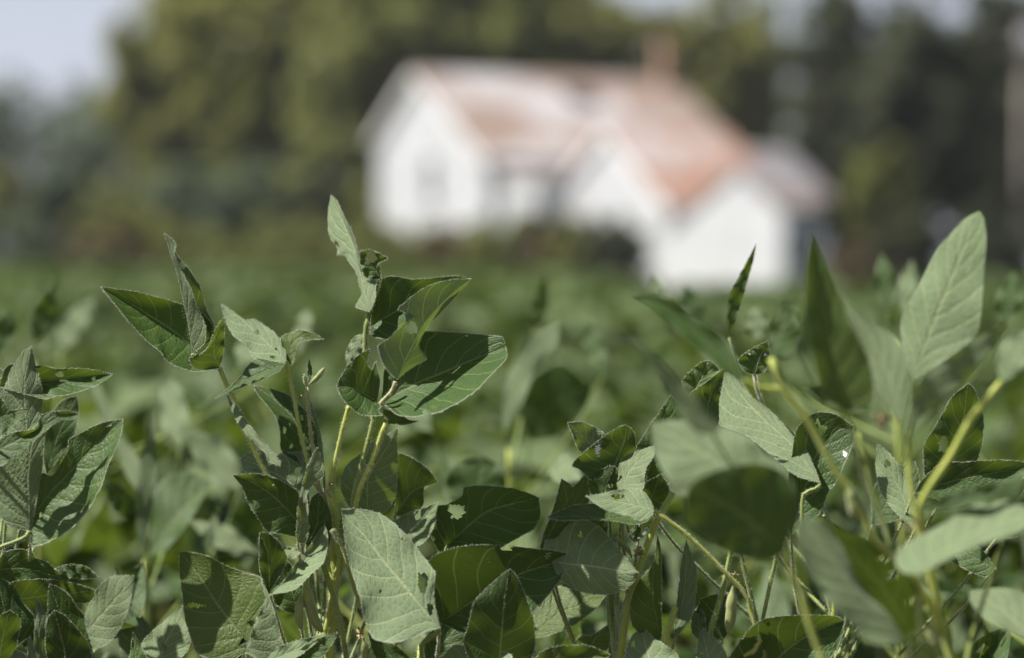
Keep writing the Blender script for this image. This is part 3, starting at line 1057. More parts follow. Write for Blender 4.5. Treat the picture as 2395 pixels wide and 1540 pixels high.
def make_proto(seed, height, n_node, detail=True):
    """parts: list of (name, mesh, matrix, parent index)"""
    rr = random.Random(seed)
    parts = []
    lean = Vector((rr.uniform(-.06, .06), rr.uniform(-.06, .06), 0))
    P = resample(np.array([(0, 0, 0), (lean.x * 0.3, lean.y * 0.3, height * 0.5), (lean.x, lean.y, height * 0.92)]), 14)
    V, Fc = tube_data(P, [0.004, 0.003, 0.0018], 6)
    parts.append(('stem', mesh_from('stem', V, Fc, M['stem']), Matrix(), -1))
    az = rr.uniform(0, 6.3)
    for k in range(n_node):
        f = 0.42 + 0.58 * k / max(1, n_node - 1)
        s = Vector(P[min(13, int(f * 13))])
        az += 2.4 + rr.uniform(-.5, .5)
        L = rr.uniform(0.09, 0.19) * (1.0 if f < 0.9 else 0.55)
        el = rr.uniform(0.45, 1.15)
        dirn = Vector((math.cos(az) * math.cos(el), math.sin(az) * math.cos(el), math.sin(el)))
        e = s + dirn * L
        mdl = s + dirn * L * 0.5 + Vector((math.cos(az), math.sin(az), 0)) * L * 0.12
        Vp, Fp = tube_data(resample(np.array([s, mdl, e]), 7), [0.0016, 0.0011], 5)
        parts.append(('petiole', mesh_from('petiole', Vp, Fp, M['stem']), Matrix(), -1))
        pi_ = len(parts) - 1
        pit = rr.uniform(-0.35, 1.15)
        for q, (da, sc, fwd) in enumerate(((0, 1.0, 0.02), (1.25, 0.88, 0.0), (-1.25, 0.88, 0.0))):
            a2 = az + da + rr.uniform(-.25, .25)
            p2 = pit + rr.uniform(-.45, .45) if q == 0 else pit * 0.8 + rr.uniform(-.55, .55)
            xd = Vector((math.cos(a2) * math.cos(p2), math.sin(a2) * math.cos(p2), math.sin(p2)))
            zd = Vector((rr.uniform(-.7, .7), rr.uniform(-.7, .7), 1.0 if rr.random() > 0.22 else -0.6))
            loc = e + dirn * fwd
            if q == 0:
                loc = e
            mt = basis(xd, zd, loc) @ Matrix.Scale(sc * rr.uniform(0.8, 1.12) * (1.0 if f < 0.93 else 0.7), 4)
            parts.append(('leaflet', LEAVES[rr.randrange(len(LEAVES))], mt, pi_))
    if detail:
        for k in range(4):
            s = Vector(P[5 + k * 2])
            a = rr.uniform(0, 6.3)
            o_ = Vector((math.cos(a), math.sin(a), 0))
            Pp = resample(np.array([s, s + o_ * 0.012 + Vector((0, 0, 0.004)), s + o_ * 0.02 + Vector((0, 0, -0.04))]), 9)
            Vp, Fp = tube_data(Pp, [0.0012, 0.003, 0.0042, 0.0042, 0.001], 6)
            parts.append(('pod', mesh_from('pod', Vp, Fp, M['pod']), Matrix(), -1))
    return parts


def join_parts(parts):
    """stem mesh and one foliage mesh, for plants too small to show their parts"""
    V, Fc, U, k = [], [], [], 0
    for nm, me, mt, pr in parts:
        if nm != 'leaflet':
            continue
        W = mt if pr < 0 else mt
        co = [W @ v.co for v in me.vertices]
        V += [tuple(c) for c in co]
        Fc += [tuple(i + k for i in p.vertices) for p in me.polygons]
        uv = [(0.0, 0.0)] * len(co)
        for lp in me.loops:
            uv[lp.vertex_index] = tuple(me.uv_layers[0].data[lp.index].uv)
        U += uv
        k += len(co)
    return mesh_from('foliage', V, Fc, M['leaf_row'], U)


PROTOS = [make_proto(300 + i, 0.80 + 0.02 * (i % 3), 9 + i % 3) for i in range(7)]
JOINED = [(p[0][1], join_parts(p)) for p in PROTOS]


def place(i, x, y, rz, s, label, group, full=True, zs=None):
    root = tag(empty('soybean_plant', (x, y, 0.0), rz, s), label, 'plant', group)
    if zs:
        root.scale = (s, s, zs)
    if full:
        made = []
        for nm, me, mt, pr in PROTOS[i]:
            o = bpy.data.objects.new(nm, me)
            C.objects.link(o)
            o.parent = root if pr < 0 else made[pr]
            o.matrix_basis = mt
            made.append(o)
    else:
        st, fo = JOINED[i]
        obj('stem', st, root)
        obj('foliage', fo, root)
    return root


GRP = 'soybean plants of the field'


def where(x, y):
    p = x / y * F + PX0
    return ('before the hedge and olive trees' if p < 800 else 'before the gable of the farmhouse' if p < 1240 else
            'before the middle gable and chimney' if p < 1560 else 'before the front wing of the farmhouse' if p < 1950 else 'before the dark trees and pole')


count = 0
# plants just behind and among the sharp ones, only their tops in view
rows = []
for y, step in ((2.03, 0.115), (2.13, 0.13)):
    x = -0.46
    while x < 0.47:
        rows.append((x + R.uniform(-.03, .03), y + R.uniform(-.03, .03)))
        x += step
y = 2.24
while y < 5.0:
    half = y * PW / 2 / F + 0.16
    step = 0.17 if y < 3.2 else 0.19
    x = -half + R.uniform(0, 0.1)
    while x < half:
        rows.append((x + R.uniform(-.04, .04), y + R.uniform(-.06, .06)))
        x += step
    y += 0.21
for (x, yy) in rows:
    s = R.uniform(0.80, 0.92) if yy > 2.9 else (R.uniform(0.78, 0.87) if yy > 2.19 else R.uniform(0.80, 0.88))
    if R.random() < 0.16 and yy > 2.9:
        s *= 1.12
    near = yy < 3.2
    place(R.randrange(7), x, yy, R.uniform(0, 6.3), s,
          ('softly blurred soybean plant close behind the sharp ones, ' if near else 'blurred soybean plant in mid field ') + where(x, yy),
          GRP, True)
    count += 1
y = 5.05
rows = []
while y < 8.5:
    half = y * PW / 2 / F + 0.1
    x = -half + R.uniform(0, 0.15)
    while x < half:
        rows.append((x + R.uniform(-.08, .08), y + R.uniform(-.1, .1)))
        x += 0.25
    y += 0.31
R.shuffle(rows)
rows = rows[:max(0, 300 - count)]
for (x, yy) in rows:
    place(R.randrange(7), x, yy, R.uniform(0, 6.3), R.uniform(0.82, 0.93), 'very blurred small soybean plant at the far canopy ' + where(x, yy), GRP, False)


# ------------------------------------------------------------------ plants traced from the photograph
# tilt codes: t=(x slope, z slope) of distance; edges e=(left, right) come nearer when negative
LIT, MIDL, DIM, DRK, BCK = (-.55, .95), (-.3, .5), (-.1, .22), (.1, .12), (.3, -.1)

# ---- tall plant in the middle, in front of the house
B = Plant('tall sharp soybean plant with chewed upright top leaves before the farmhouse gable',
          [(770, 1620), (779, 1420), (783, 1300), (783, 1200), (771, 1138)], 1.955, rad=(0.0036, 0.0034))
B.petiole([(816, 950), (800, 1010), (786, 1070), (774, 1120), (771, 1140)], 1.945, 0.0017, join=False)
B.petiole([(864, 732), (857, 760), (854, 790), (854, 830), (866, 920), (874, 975), (856, 1050), (831, 1145), (818, 1230), (800, 1300)], 1.965, 0.0017, 'stem_dark')
B.petiole([(926, 893), (915, 918), (892, 942), (876, 970)], 1.95, 0.0016, 'pulvinus', join=False)
B.petiole([(902, 990), (893, 1015), (871, 1078), (841, 1145), (822, 1230), (800, 1320)], 1.95, 0.0018)
B.leaf('l', '864,730', '774,456', '846,725 831,718 840,700 846,685 839,665 835,642 819,617 806,597 788,597 790,580 771,556 767,515 769,485',
       '870,722 877,702 879,680 878,655 862,650 849,640 842,622 838,605 836,583 827,552 816,527 800,495 789,470',
       '858,708 849,672 843,640 837,612 828,580 815,550 800,515 785,480', 1.95, (-.75, .75), (10, 10), [(784, 572, 8, 7)], pet=False)
B.leaf('u', '892,652', '842,588', '870,654 851,645 842,615', '890,635 888,615 907,606 884,592 864,584', '872,625', 1.975, DRK, (8, -20), [(867, 602, 13, 15)], pet=False)
B.petiole([(892, 652), (884, 680), (872, 715), (864, 735)], 1.975, 0.0008, join=False)
B.leaf('u', '866,762', '1100,653', '870,715 881,665 894,652 921,646 969,654 1024,649 1069,645', '866,782 881,791 899,794 925,790 945,762 962,735 1000,702 1060,668',
       '900,743 934,725 985,700 1050,668', 1.99, (-.1, .1), (-15, -80), pet=False)
B.leaf('l', '929,888', '1102,653', '899,857 884,812 894,802 909,792 925,776 946,756 944,730 928,724 944,710 974,685 1009,666 1054,655',
       '955,866 999,838 980,812 990,782 1006,757 1040,722 1074,684', '949,842 971,797 985,770 1010,738 1045,700 1075,672', 1.905, (.45, .26), (-15, 30), [(963, 768, 14, 14)], pet=False)
B.leaf('u', '892,942', '1183,812', '896,900 900,860 930,810 989,777 1024,775 1099,780 1160,786 1176,789', '911,955 931,972 961,976 981,975 1000,968 1012,969 1036,962 1074,942 1111,917 1149,877 1185,838',
       '974,897 1024,877 1099,845 1160,821', 1.965, (-.3, .4), (-12, -150), [(998, 968, 10, 8), (1090, 788, 3, 4), (1085, 915, 4, 3)], pet=False)
B.leaf('u', '882,940', '787,904', '889,895 884,868 879,846 869,867 856,843 865,816 829,838 809,862 796,884', '892,952 880,963 896,972 856,974 836,967 816,950 799,930',
       '854,925 834,912 811,906', 1.935, (.05, .15), (-10, -60), [(822, 850, 3, 8)], pet=False)
B.leaf('l', '850,782', '813,852', '836,784 822,797 811,820 809,840', '853,800 851,815 838,838', '838,805 822,832', 1.975, MIDL, (5, 5), pet=False)
B.leaf('u', '909,992', '979,985', '893,958 926,965 948,977 957,988', '930,995 955,993', '940,983', 1.955, DIM, (0, -15), [(962, 978, 9, 6)], pet=False)
B.leaf('l', '860,1210', '931,1002', '820,1190 799,1152 796,1120 811,1087 841,1062 861,1040 899,1020', '905,1195 926,1155 929,1100 930,1045', '861,1120 899,1057', 2.0, (.1, -.05), (10, 10))
B.leaf('u', '925,1205', '1024,1128', '922,1150 925,1100 931,1062 961,1070 999,1095', '960,1215 990,1180 992,1145', '965,1150', 2.01, DRK, (-10, 0), [(1000, 1142, 8, 6)])
B.leaf('l', '945,1262', '1024,1175', '921,1225 936,1210 961,1197 984,1192', '979,1277 1004,1255 1019,1217', '958,1245 984,1222', 1.965, (-.4, .5), (0, -10), [(977, 1204, 7, 13)])
B.leaf('u', '1045,1278', '1260,1164', '1020,1230 1022,1185 1045,1180 1080,1160 1085,1140 1124,1135 1198,1142 1240,1155', '1080,1290 1150,1290 1210,1260 1250,1237 1264,1205',
       '1099,1227 1149,1192', 1.985, (.05, .1), (-15, -10), [(1068, 1196, 19, 17), (1046, 1160, 8, 8)])
B.leaf('u', '1100,1310', '1005,1185', '1040,1310 1010,1260 1000,1220', '1090,1270 1060,1220', '1050,1250', 2.02, DRK)
B.dry_flower(774, 1133, 9, 1.945)
B.dry_flower(900, 985, 6, 1.945, 8)
B.pod([(771, 1142), (766, 1150), (775, 1166)], 9, 1.94)

# ---- plant to the left, its long petioles leaning over
A = Plant('sharp soybean plant leaning left with long bare petioles and a flower bud stalk',
          [(750, 1640), (761, 1492), (769, 1442), (781, 1380), (794, 1300), (780, 1235)], 1.945, rad=(0.0030, 0.0017))
A.petiole([(513, 860), (530, 900), (548, 935), (570, 1000), (590, 1042), (612, 1090), (680, 1200)], 1.95, 0.0017)
A.petiole([(668, 846), (674, 872), (682, 904), (690, 940), (700, 1000), (730, 1120)], 1.955, 0.0013)
A.petiole([(719, 905), (721, 935), (721, 962), (733, 1060), (755, 1180)], 1.96, 0.0012, 'pulvinus')
A.petiole([(754, 1316), (774, 1375), (794, 1450), (809, 1545)], 1.925, 0.0019, 'stem_dark')
A.petiole([(776, 1238), (804, 1287), (824, 1362), (836, 1395), (845, 1424)], 1.92, 0.0014, 'stem_dark', join=False)
A.leaf('u', '456,830', '236,672', '470,800 500,765 470,730 425,712 355,691 295,679', '478,848 488,864 460,871 437,866 410,857 390,845 375,824 350,805 317,770 300,752 255,696',
       '445,807 400,770 362,746 325,722 267,689', 1.965, (-.1, .15), (-25, -75), pet=False)
A.leaf('l', '450,827', '384,546', '478,805 482,767 470,735 457,707 450,680 435,655 422,627 409,597 412,570 398,556', '498,792 500,760 485,730 477,700 470,675 455,650 440,627 420,606 402,577',
       '447,802 436,735 430,710 420,667 410,625 400,597 390,565', 1.948, (-.35, .0), (-8, 55), [(429, 620, 9, 8)], side='L', pet=False)
A.petiole([(450, 827), (453, 832), (470, 842), (495, 855), (513, 862)], 1.945, 0.0011, join=False)
A.leaf('u', '514,860', '524,742', '505,863 475,866 452,860 443,838 462,834 480,820 490,805 497,785 508,762', '520,840 524,815 525,790 524,765', '503,835 501,805 508,780', 1.93, (.25, -.1), (-20, 10), pet=False)
A.leaf('l', '668,846', '518,711', '661,850 641,855 613,850 589,833 576,807 552,791 536,771 524,738', '669,828 661,803 645,781 621,763 595,746 574,748 552,734',
       '621,799 580,761 548,732', 1.95, (-.45, .8), (-20, 10), [(601, 778, 6, 6), (637, 835, 6, 4), (645, 817, 2.5, 2.5)], pet=False)
A.leaf('u', '676,850', '757,794', '663,825 657,790 682,777 706,773 735,781', '684,852 690,828 698,803 725,796', '678,815 698,790', 1.962, (.1, .3), (15, -20), [(703, 793, 6, 4)], pet=False)
A.leaf('u', '668,850', '504,932', '640,846 600,838 576,860 560,884 528,912', '653,868 613,888 572,904 540,916', '620,868 575,888 535,914', 1.94, (-.25, .6), (5, -15), [(565, 893, 4, 3), (640, 858, 3, 3)], pet=False)
A.leaf('u', '712,1095', '594,902', '659,1057 656,1020 651,992 636,962 619,942 599,918', '745,1070 747,1042 746,1025 739,1000 729,982 716,962 691,940 676,925 649,914 628,908',
       '703,1040 690,985 640,935', 1.962, (-.2, .38), (-30, 25), [(618, 915, 13, 7), (706, 977, 5, 6), (666, 1006, 4, 7), (677, 991, 3, 5), (727, 1014, 6, 7), (681, 1044, 4, 6), (719, 1049, 6, 6)])
A.leaf('l', '757,1100', '724,932', '748,1070 738,1000 728,965', '757,1075 753,1035 748,1005 738,970', '751,1050 740,985', 1.972, (-.2, .2), (0, 10))
A.leaf('l', '530,922', '655,1091', '540,955 557,992 575,1015 600,1040 621,1060 628,1080', '550,945 575,982 599,1015 631,1050 655,1080', '560,970 600,1028 640,1070', 1.957, (-.5, .6), (0, 0), [(626, 1078, 4, 7)], pet=False)
A.leaf('l', '705,1147', '562,1073', '680,1152 630,1136 590,1112 570,1100', '728,1110 725,1063 690,1058 655,1061 636,1084 621,1058 590,1056', '649,1112 599,1087', 1.945, (-.2, .35), (-20, 10),
       [(697, 1103, 8, 11), (604, 1062, 6, 5), (600, 1100, 9, 4), (632, 1080, 7, 10)])
A.leaf('u', '700,1238', '544,1111', '692,1255 664,1250 626,1244 601,1209 581,1178 567,1143', '702,1190 699,1150 684,1140 657,1124 629,1114 594,1107', '692,1216 640,1161 590,1128', 1.935, (.1, .08), (-5, -20), [(640, 1135, 3, 2)])
A.leaf('l', '696,1270', '742,1046', '693,1250 697,1185 707,1136 720,1086', '716,1269 722,1234 716,1185 719,1154 734,1133 756,1115 756,1090', '703,1230 705,1180 716,1120 732,1070', 1.92, (.2, -.1), (0, -10))
A.leaf('u', '716,1278', '745,1152', '708,1240 722,1200 728,1165', '765,1283 774,1255 777,1213 765,1178', '740,1230 745,1190', 1.935, DRK, (0, 0))
A.leaf('l', '632,1392', '757,1220', '640,1378 661,1363 685,1328 713,1293 741,1251', '690,1380 727,1345 756,1317 766,1283 767,1253', '700,1325 745,1265', 1.905, (.0, .35), (-5, -45))
A.leaf('u', '630,1392', '608,1246', '620,1370 608,1335 606,1283', '640,1370 661,1338 671,1303 654,1269 629,1247', '630,1340 625,1290', 1.92, BCK, (10, -20))
A.leaf('l', '700,1295', '652,1275', '690,1306 672,1304 660,1290', '695,1285 672,1280', '675,1291', 1.91, LIT)
A.leaf('u', '575,1526', '420,1290', '530,1552 480,1540 459,1526 445,1491 433,1453 429,1420 426,1387 419,1335', '598,1474 622,1404 615,1365 608,1349 560,1335 525,1321 490,1303 455,1293',
       '577,1502 542,1457 504,1408 469,1352', 1.90, (-.15, .38), (-10, -25), [(455, 1416, 26, 5), (570, 1505, 10, 10), (535, 1340, 6, 5), (590, 1458, 9, 7)])
A.leaf('l', '576,1528', '628,1392', '588,1480 610,1425', '620,1550 664,1522 657,1491 643,1432', '600,1480 618,1425', 1.895, (.1, .15), (5, -20))
A.leaf('l', '618,1550', '762,1482', '650,1515 690,1500 730,1490', '690,1540 730,1512', '690,1520', 1.88, (-.2, .5), (0, -20))
A.leaf('u', '688,1552', '790,1480', '700,1520 740,1495', '740,1550 775,1510', '735,1520', 1.875, DIM, (0, -10))
A.leaf('u', '700,1440', '640,1300', '650,1420 625,1370 625,1330', '720,1400 700,1350 670,1310', '680,1380', 1.96, DRK)
A.pod([(713, 1350), (722, 1405), (735, 1450), (755, 1479)], 27, 1.91)
A.pod([(704, 1390), (700, 1420), (699, 1450), (706, 1473)], 22, 1.905)
A.pod([(722, 900), (735, 890), (748, 876), (759, 861)], 13, 1.95)
A.pod([(718, 906), (713, 890), (712, 880), (708, 876)], 9, 1.952)
A.leaf('u', '722,898', '723,838', '720,880 719,860', '730,880 729,860', '725,868', 1.953, MIDL, res=(14, 4), pet=False)
A.dry_flower(702, 930, 10, 1.957, 12)
A.dry_flower(709, 878, 4, 1.95, 5)

# ---- low plant in the middle with the big pale holed leaf
Cp = Plant('sharp soybean plant low in the middle with a big pale leaf holed along one edge',
           [(960, 1800), (970, 1660), (985, 1510)], 1.90, rad=(0.0030, 0.0022))
Cp.petiole([(1029, 1472), (1022, 1482), (989, 1503), (985, 1520), (990, 1600)], 1.86, 0.0016, 'stem_dark')
Cp.leaf('l', '1029,1470', '799,1190', '999,1478 969,1493 924,1503 894,1502 869,1490 849,1442 844,1405 824,1342 811,1292 803,1230', '1022,1442 1014,1392 1018,1342 1009,1327 974,1280 949,1250 919,1222 886,1200 836,1190',
        '986,1420 944,1367 899,1315 849,1250 811,1212', 1.81, (-.28, .46), (-30, 15), [(989, 1362, 12, 25), (943, 1261, 4, 5), (1006, 1425, 7, 15), (888, 1385, 7, 3)], pet=False)
Cp.leaf('u', '1029,1457', '1353,1300', '1000,1400 997,1320 1024,1295 1061,1281 1099,1275 1164,1275 1247,1283 1300,1289', '1100,1485 1200,1475 1245,1436 1272,1405 1307,1362 1322,1327', '1106,1407 1210,1345', 1.915,
        (.1, .06), (-20, -35), [(1181, 1279, 15, 9), (1282, 1299, 6, 7)])
Cp.leaf('u', '1165,1570', '1192,1331', '1110,1560 1084,1505 1094,1467 1106,1417 1119,1395 1161,1355', '1225,1560 1250,1525 1251,1467 1242,1430 1222,1375 1203,1342', '1172,1500 1180,1400', 1.84, (.1, .02), (10, 10))
Cp.leaf('l', '1130,1640', '1035,1538', '1080,1640 1035,1580', '1198,1545 1174,1520 1131,1506 1099,1512 1061,1510', '1090,1570', 1.80, LIT, (0, 0))
Cp.leaf('u', '1238,1492', '1417,1393', '1240,1450 1270,1410 1302,1372 1372,1387', '1252,1494 1297,1482 1347,1460 1392,1425', '1300,1440 1360,1415', 2.03, (-.4, .7), (5, -10))
Cp.leaf('u', '985,1600', '860,1480', '930,1590 880,1540', '960,1540 910,1500', '920,1540', 1.90, DIM)
Cp.leaf('u', '1000,1560', '1090,1440', '990,1500 1030,1460', '1060,1540 1090,1490', '1040,1500', 1.95, MIDL)
Cp.pod([(846, 1490), (850, 1515), (845, 1545), (840, 1570)], 24, 1.90)
Cp.dry_flower(842, 1482, 12, 1.895, 16)

# ---- plant right of the middle with the dried flowers
D = Plant('sharp soybean plant with a brown dried flower cluster beside a hairy hanging pod',
          [(1440, 1700), (1455, 1517), (1460, 1455), (1470, 1410), (1475, 1380), (1490, 1345), (1502, 1305), (1517, 1267), (1532, 1227), (1547, 1197), (1574, 1152)], 1.94, rad=(0.0030, 0.0021))
D.petiole([(1530, 1195), (1573, 1225), (1610, 1255), (1647, 1290), (1672, 1315), (1717, 1360), (1747, 1395), (1760, 1450), (1770, 1520)], 1.905, 0.0016)
D.petiole([(1455, 1218), (1457, 1267), (1462, 1305), (1476, 1360)], 1.945, 0.0011, 'stem_dark')
D.petiole([(1716, 1262), (1703, 1322), (1690, 1380), (1676, 1430), (1662, 1475), (1650, 1560)], 1.915, 0.0017, 'stem_dark')
D.petiole([(1724, 1255), (1736, 1312), (1750, 1370), (1762, 1420), (1773, 1470), (1780, 1560)], 1.915, 0.0016, 'stem_dark')
D.petiole([(1822, 1250), (1814, 1312), (1805, 1350), (1796, 1392), (1782, 1460), (1770, 1540)], 1.92, 0.0014, 'stem_dark')
D.petiole([(1580, 1420), (1568, 1460), (1553, 1502), (1540, 1560)], 1.90, 0.0019)
D.leaf('l', '1529,1193', '1370,1160', '1525,1180 1515,1160 1492,1143 1447,1146 1400,1156', '1526,1203 1510,1216 1485,1216 1472,1207 1422,1195 1390,1177',
       '1472,1180 1410,1167', 1.86, (-.12, .9), (0, -10), [(1445, 1162, 15, 6)], pet=False)
D.leaf('u', '1526,1197', '1277,1211', '1490,1185 1440,1180 1367,1179 1337,1184 1310,1195', '1517,1217 1497,1226 1472,1227 1447,1221 1397,1216 1317,1218', '1440,1212 1347,1209', 1.905, (-.2, .45), (20, -20), pet=False)
D.leaf('l', '1285,1312', '1493,1340', '1273,1290 1275,1267 1295,1240 1315,1217 1360,1213 1385,1222 1410,1240 1427,1260 1447,1285 1472,1315', '1300,1350 1347,1380 1385,1390 1422,1391 1460,1380 1480,1365',
       '1332,1320 1397,1327 1450,1336', 1.925, (-.3, .45), (30, 25), [(1357, 1251, 4, 9)])
D.leaf('u', '1427,1128', '1462,994', '1400,1125 1377,1120 1355,1098 1337,1090 1352,1070 1387,1040 1422,1015 1445,1000', '1445,1122 1470,1085 1486,1050 1485,1020 1476,1003', '1440,1087 1462,1025', 1.945, (.15, .06), (-10, 5), scars=[(1398, 1053, 6, 13)])
D.leaf('l', '1402,1065', '1327,989', '1360,1058 1345,1035 1337,1012', '1425,1030 1415,1015 1392,1000 1360,987', '1372,1030', 1.965, (.15, -.05), (5, 0))
D.leaf('u', '1415,1168', '1437,1090', '1385,1162 1376,1122 1397,1102 1420,1092', '1440,1160 1443,1140 1446,1105', '1420,1130', 1.93, DIM, (10, 10), [(1428, 1137, 7, 5)])
D.leaf('l', '1455,1152', '1532,1042', '1447,1145 1443,1120 1447,1092 1457,1072 1477,1060 1507,1050', '1480,1155 1505,1142 1507,1120 1512,1095 1530,1065', '1460,1132 1472,1102 1502,1070', 1.915, (-.55, .7), (10, -20))
D.leaf('u', '1268,1285', '1313,1120', '1264,1280 1272,1247 1290,1200 1300,1167 1305,1150', '1300,1260 1340,1220 1375,1180 1380,1145 1370,1108 1347,1142 1330,1130', '1300,1220 1325,1170', 1.948, (.15, .06), (0, -10))
D.leaf('u', '1420,1250', '1360,1180', '1395,1240 1370,1210', '1420,1215 1390,1185', '1390,1215', 1.96, DIM)
D.leaf('u', '1500,1210', '1545,1110', '1490,1170 1512,1130', '1560,1190 1565,1140', '1525,1160', 1.955, DRK)
D.leaf('u', '1545,1500', '1538,1250', '1510,1492 1480,1467 1472,1430 1480,1387 1497,1355 1525,1322 1533,1285', '1548,1480 1548,1405 1548,1330 1545,1280', '1537,1450 1527,1405 1527,1355 1532,1305', 1.91, (.15, -.1), (25, -25), side='L')
D.leaf('l', '1580,1492', '1605,1262', '1578,1480 1580,1442 1585,1392 1590,1342 1597,1295', '1607,1462 1622,1430 1628,1380 1630,1335 1620,1305', '1590,1450 1600,1390 1605,1330', 1.905, (-.35, .4), (0, 5))
D.leaf('l', '1530,1610', '1500,1470', '1480,1600 1462,1540 1470,1505 1480,1485', '1590,1590 1587,1537 1560,1512 1530,1492 1515,1477', '1520,1550', 1.85, (-.4, .8), (0, -15), [(1481, 1508, 5, 8)])
D.leaf('u', '1238,1568', '1428,1532', '1255,1537 1272,1520 1310,1511 1360,1509 1392,1515', '1290,1590 1360,1580 1400,1560', '1330,1545', 1.83, (-.1, .6), (-30, -30))
D.leaf('u', '1372,1530', '1422,1461', '1340,1515 1357,1487 1385,1486', '1420,1520 1428,1490', '1395,1490', 1.90, DIM)
D.leaf('l', '1660,1610', '1643,1470', '1625,1570 1629,1530 1633,1498', '1705,1580 1702,1537 1687,1510 1667,1490', '1655,1540', 1.85, (-.5, .9), (0, 0), [(1641, 1529, 4, 4)])
D.leaf('u', '1770,1610', '1976,1452', '1700,1560 1730,1500 1770,1456 1820,1442 1871,1439 1945,1440', '1850,1620 1940,1545 1970,1490', '1830,1530 1900,1480', 1.92, (.05, .0), (-20, -40))
D.leaf('u', '1690,1500', '1640,1400', '1650,1480 1628,1435', '1720,1450 1710,1400 1675,1390', '1670,1440', 1.96, DRK)
D.leaf('l', '1640,1500', '1632,1420', '1618,1480 1618,1440', '1650,1480 1648,1440', '1634,1460', 1.94, MIDL)
D.leaf('u', '1487,1268', '1490,1228', '1476,1250 1478,1238', '1500,1250 1500,1238', '1488,1248', 1.935, LIT, res=(14, 4), pet=False)
D.leaf('l', '1487,1270', '1522,1228', '1495,1250', '1505,1255', '1503,1248', 1.93, LIT, res=(14, 4), pet=False)
D.leaf('l', '1485,1270', '1462,1222', '1472,1255', '1482,1250', '1474,1245', 1.93, MIDL, res=(14, 4), pet=False)
D.dry_flower(1495, 1292, 14, 1.925, 26)
D.dry_flower(1466, 1384, 8, 1.93, 10)
D.pod([(1478, 1305), (1468, 1285), (1450, 1268), (1438, 1256)], 12, 1.935)
D.pod([(1715, 1370), (1711, 1410), (1709, 1445), (1704, 1481)], 27, 1.905)
D.dry_flower(1722, 1345, 9, 1.90, 10)

# ---- plant behind the foreground one, on the right
H = Plant('sharp dark leaved soybean plant half hidden by the blurred foreground plant',
          [(1930, 1800), (1945, 1500), (1960, 1320), (1950, 1240)], 1.99, rad=(0.0030, 0.0020))
H.petiole([(1920, 1134), (1905, 1146), (1878, 1160), (1880, 1260)], 1.955, 0.0014, 'stem_dark')
H.leaf('l', '1920,1134', '1701,869', '1911,1128 1871,1118 1846,1102 1809,1070 1747,1020 1700,1003 1680,992 1677,945 1683,907 1690,880', '1906,1095 1884,1050 1859,1015 1826,985 1796,957 1760,930 1735,905 1722,882',
       '1901,1105 1859,1050 1834,1022 1796,990 1747,940 1714,900', 1.955, (-.4, .8), (-15, 0), [(1823, 1044, 4, 4), (1870, 1065, 2.5, 6)], pet=False)
H.leaf('u', '1850,1250', '1996,998', '1830,1200 1845,1110 1859,1015 1876,987 1911,964 1956,970', '1914,1205 1936,1155 1956,1127 1976,1085 1996,1035', '1901,1082 1931,1037 1962,1005', 1.985, (-.1, .25), (-20, -25), [(1923, 1006, 10, 12), (1913, 988, 6, 7)], scars=[(1976, 1062, 5, 9)])
H.leaf('u', '1500,1160', '1568,924', '1487,1055 1497,1032 1520,995 1542,965', '1560,1140 1600,1060 1610,970', '1530,1050', 1.975, DRK, (0, -20))
H.leaf('u', '1612,935', '1658,843', '1595,892 1622,862 1640,847', '1650,910 1680,868 1672,852', '1640,885', 1.985, DIM, (-5, -10))
H.leaf('u', '1650,1015', '1698,857', '1620,980 1610,925 1647,898', '1680,990 1682,940 1693,880', '1660,930', 1.975, DRK, (-10, 0))
H.leaf('u', '1765,877', '1797,797', '1740,868 1726,842 1760,815', '1790,868 1800,832', '1775,840', 1.99, DRK, (0, 0), pet=False, scars=[(1771, 814, 3, 2.5), (1790, 830, 3.5, 3), (1753, 829, 2.5, 2)])
H.petiole([(1765, 876, 0.0), (1772, 915, 0.09), (1810, 1010, 0.11)], 1.99, 0.0009, 'stem_dark')
H.leaf('u', '2222,1132', '2264,897', '2175,1125 2161,1105 2161,1040 2181,1007 2206,965 2226,930', '2270,1110 2286,1075 2297,1040 2301,977 2291,940 2278,910', '2232,1060 2255,970', 1.98, (.2, -.1), (0, 0), [(2207, 1040, 12, 20)])
H.leaf('u', '2140,1152', '2425,1083', '2153,1127 2186,1095 2208,1082 2258,1081 2330,1076', '2200,1170 2300,1172 2380,1130', '2230,1125 2330,1105', 1.95, DIM, (-15, -25))
H.leaf('l', '2140,1240', '2052,1040', '2095,1200 2060,1150 2048,1090', '2145,1180 2115,1110 2080,1060', '2110,1160 2075,1090', 1.96, MIDL, (0, 0), [(2075, 1085, 8, 10)])
H.leaf('u', '2040,1230', '2140,1080', '2040,1150 2080,1100', '2110,1210 2150,1130', '2085,1160', 2.03, MIDL)
H.leaf('u', '2330,1330', '2180,1260', '2290,1280 2220,1245', '2300,1350 2220,1310', '2250,1290', 1.97, MIDL)
H.leaf('u', '2330,1260', '2420,1110', '2310,1200 2350,1140', '2390,1250 2420,1180', '2365,1190', 2.0, DIM)

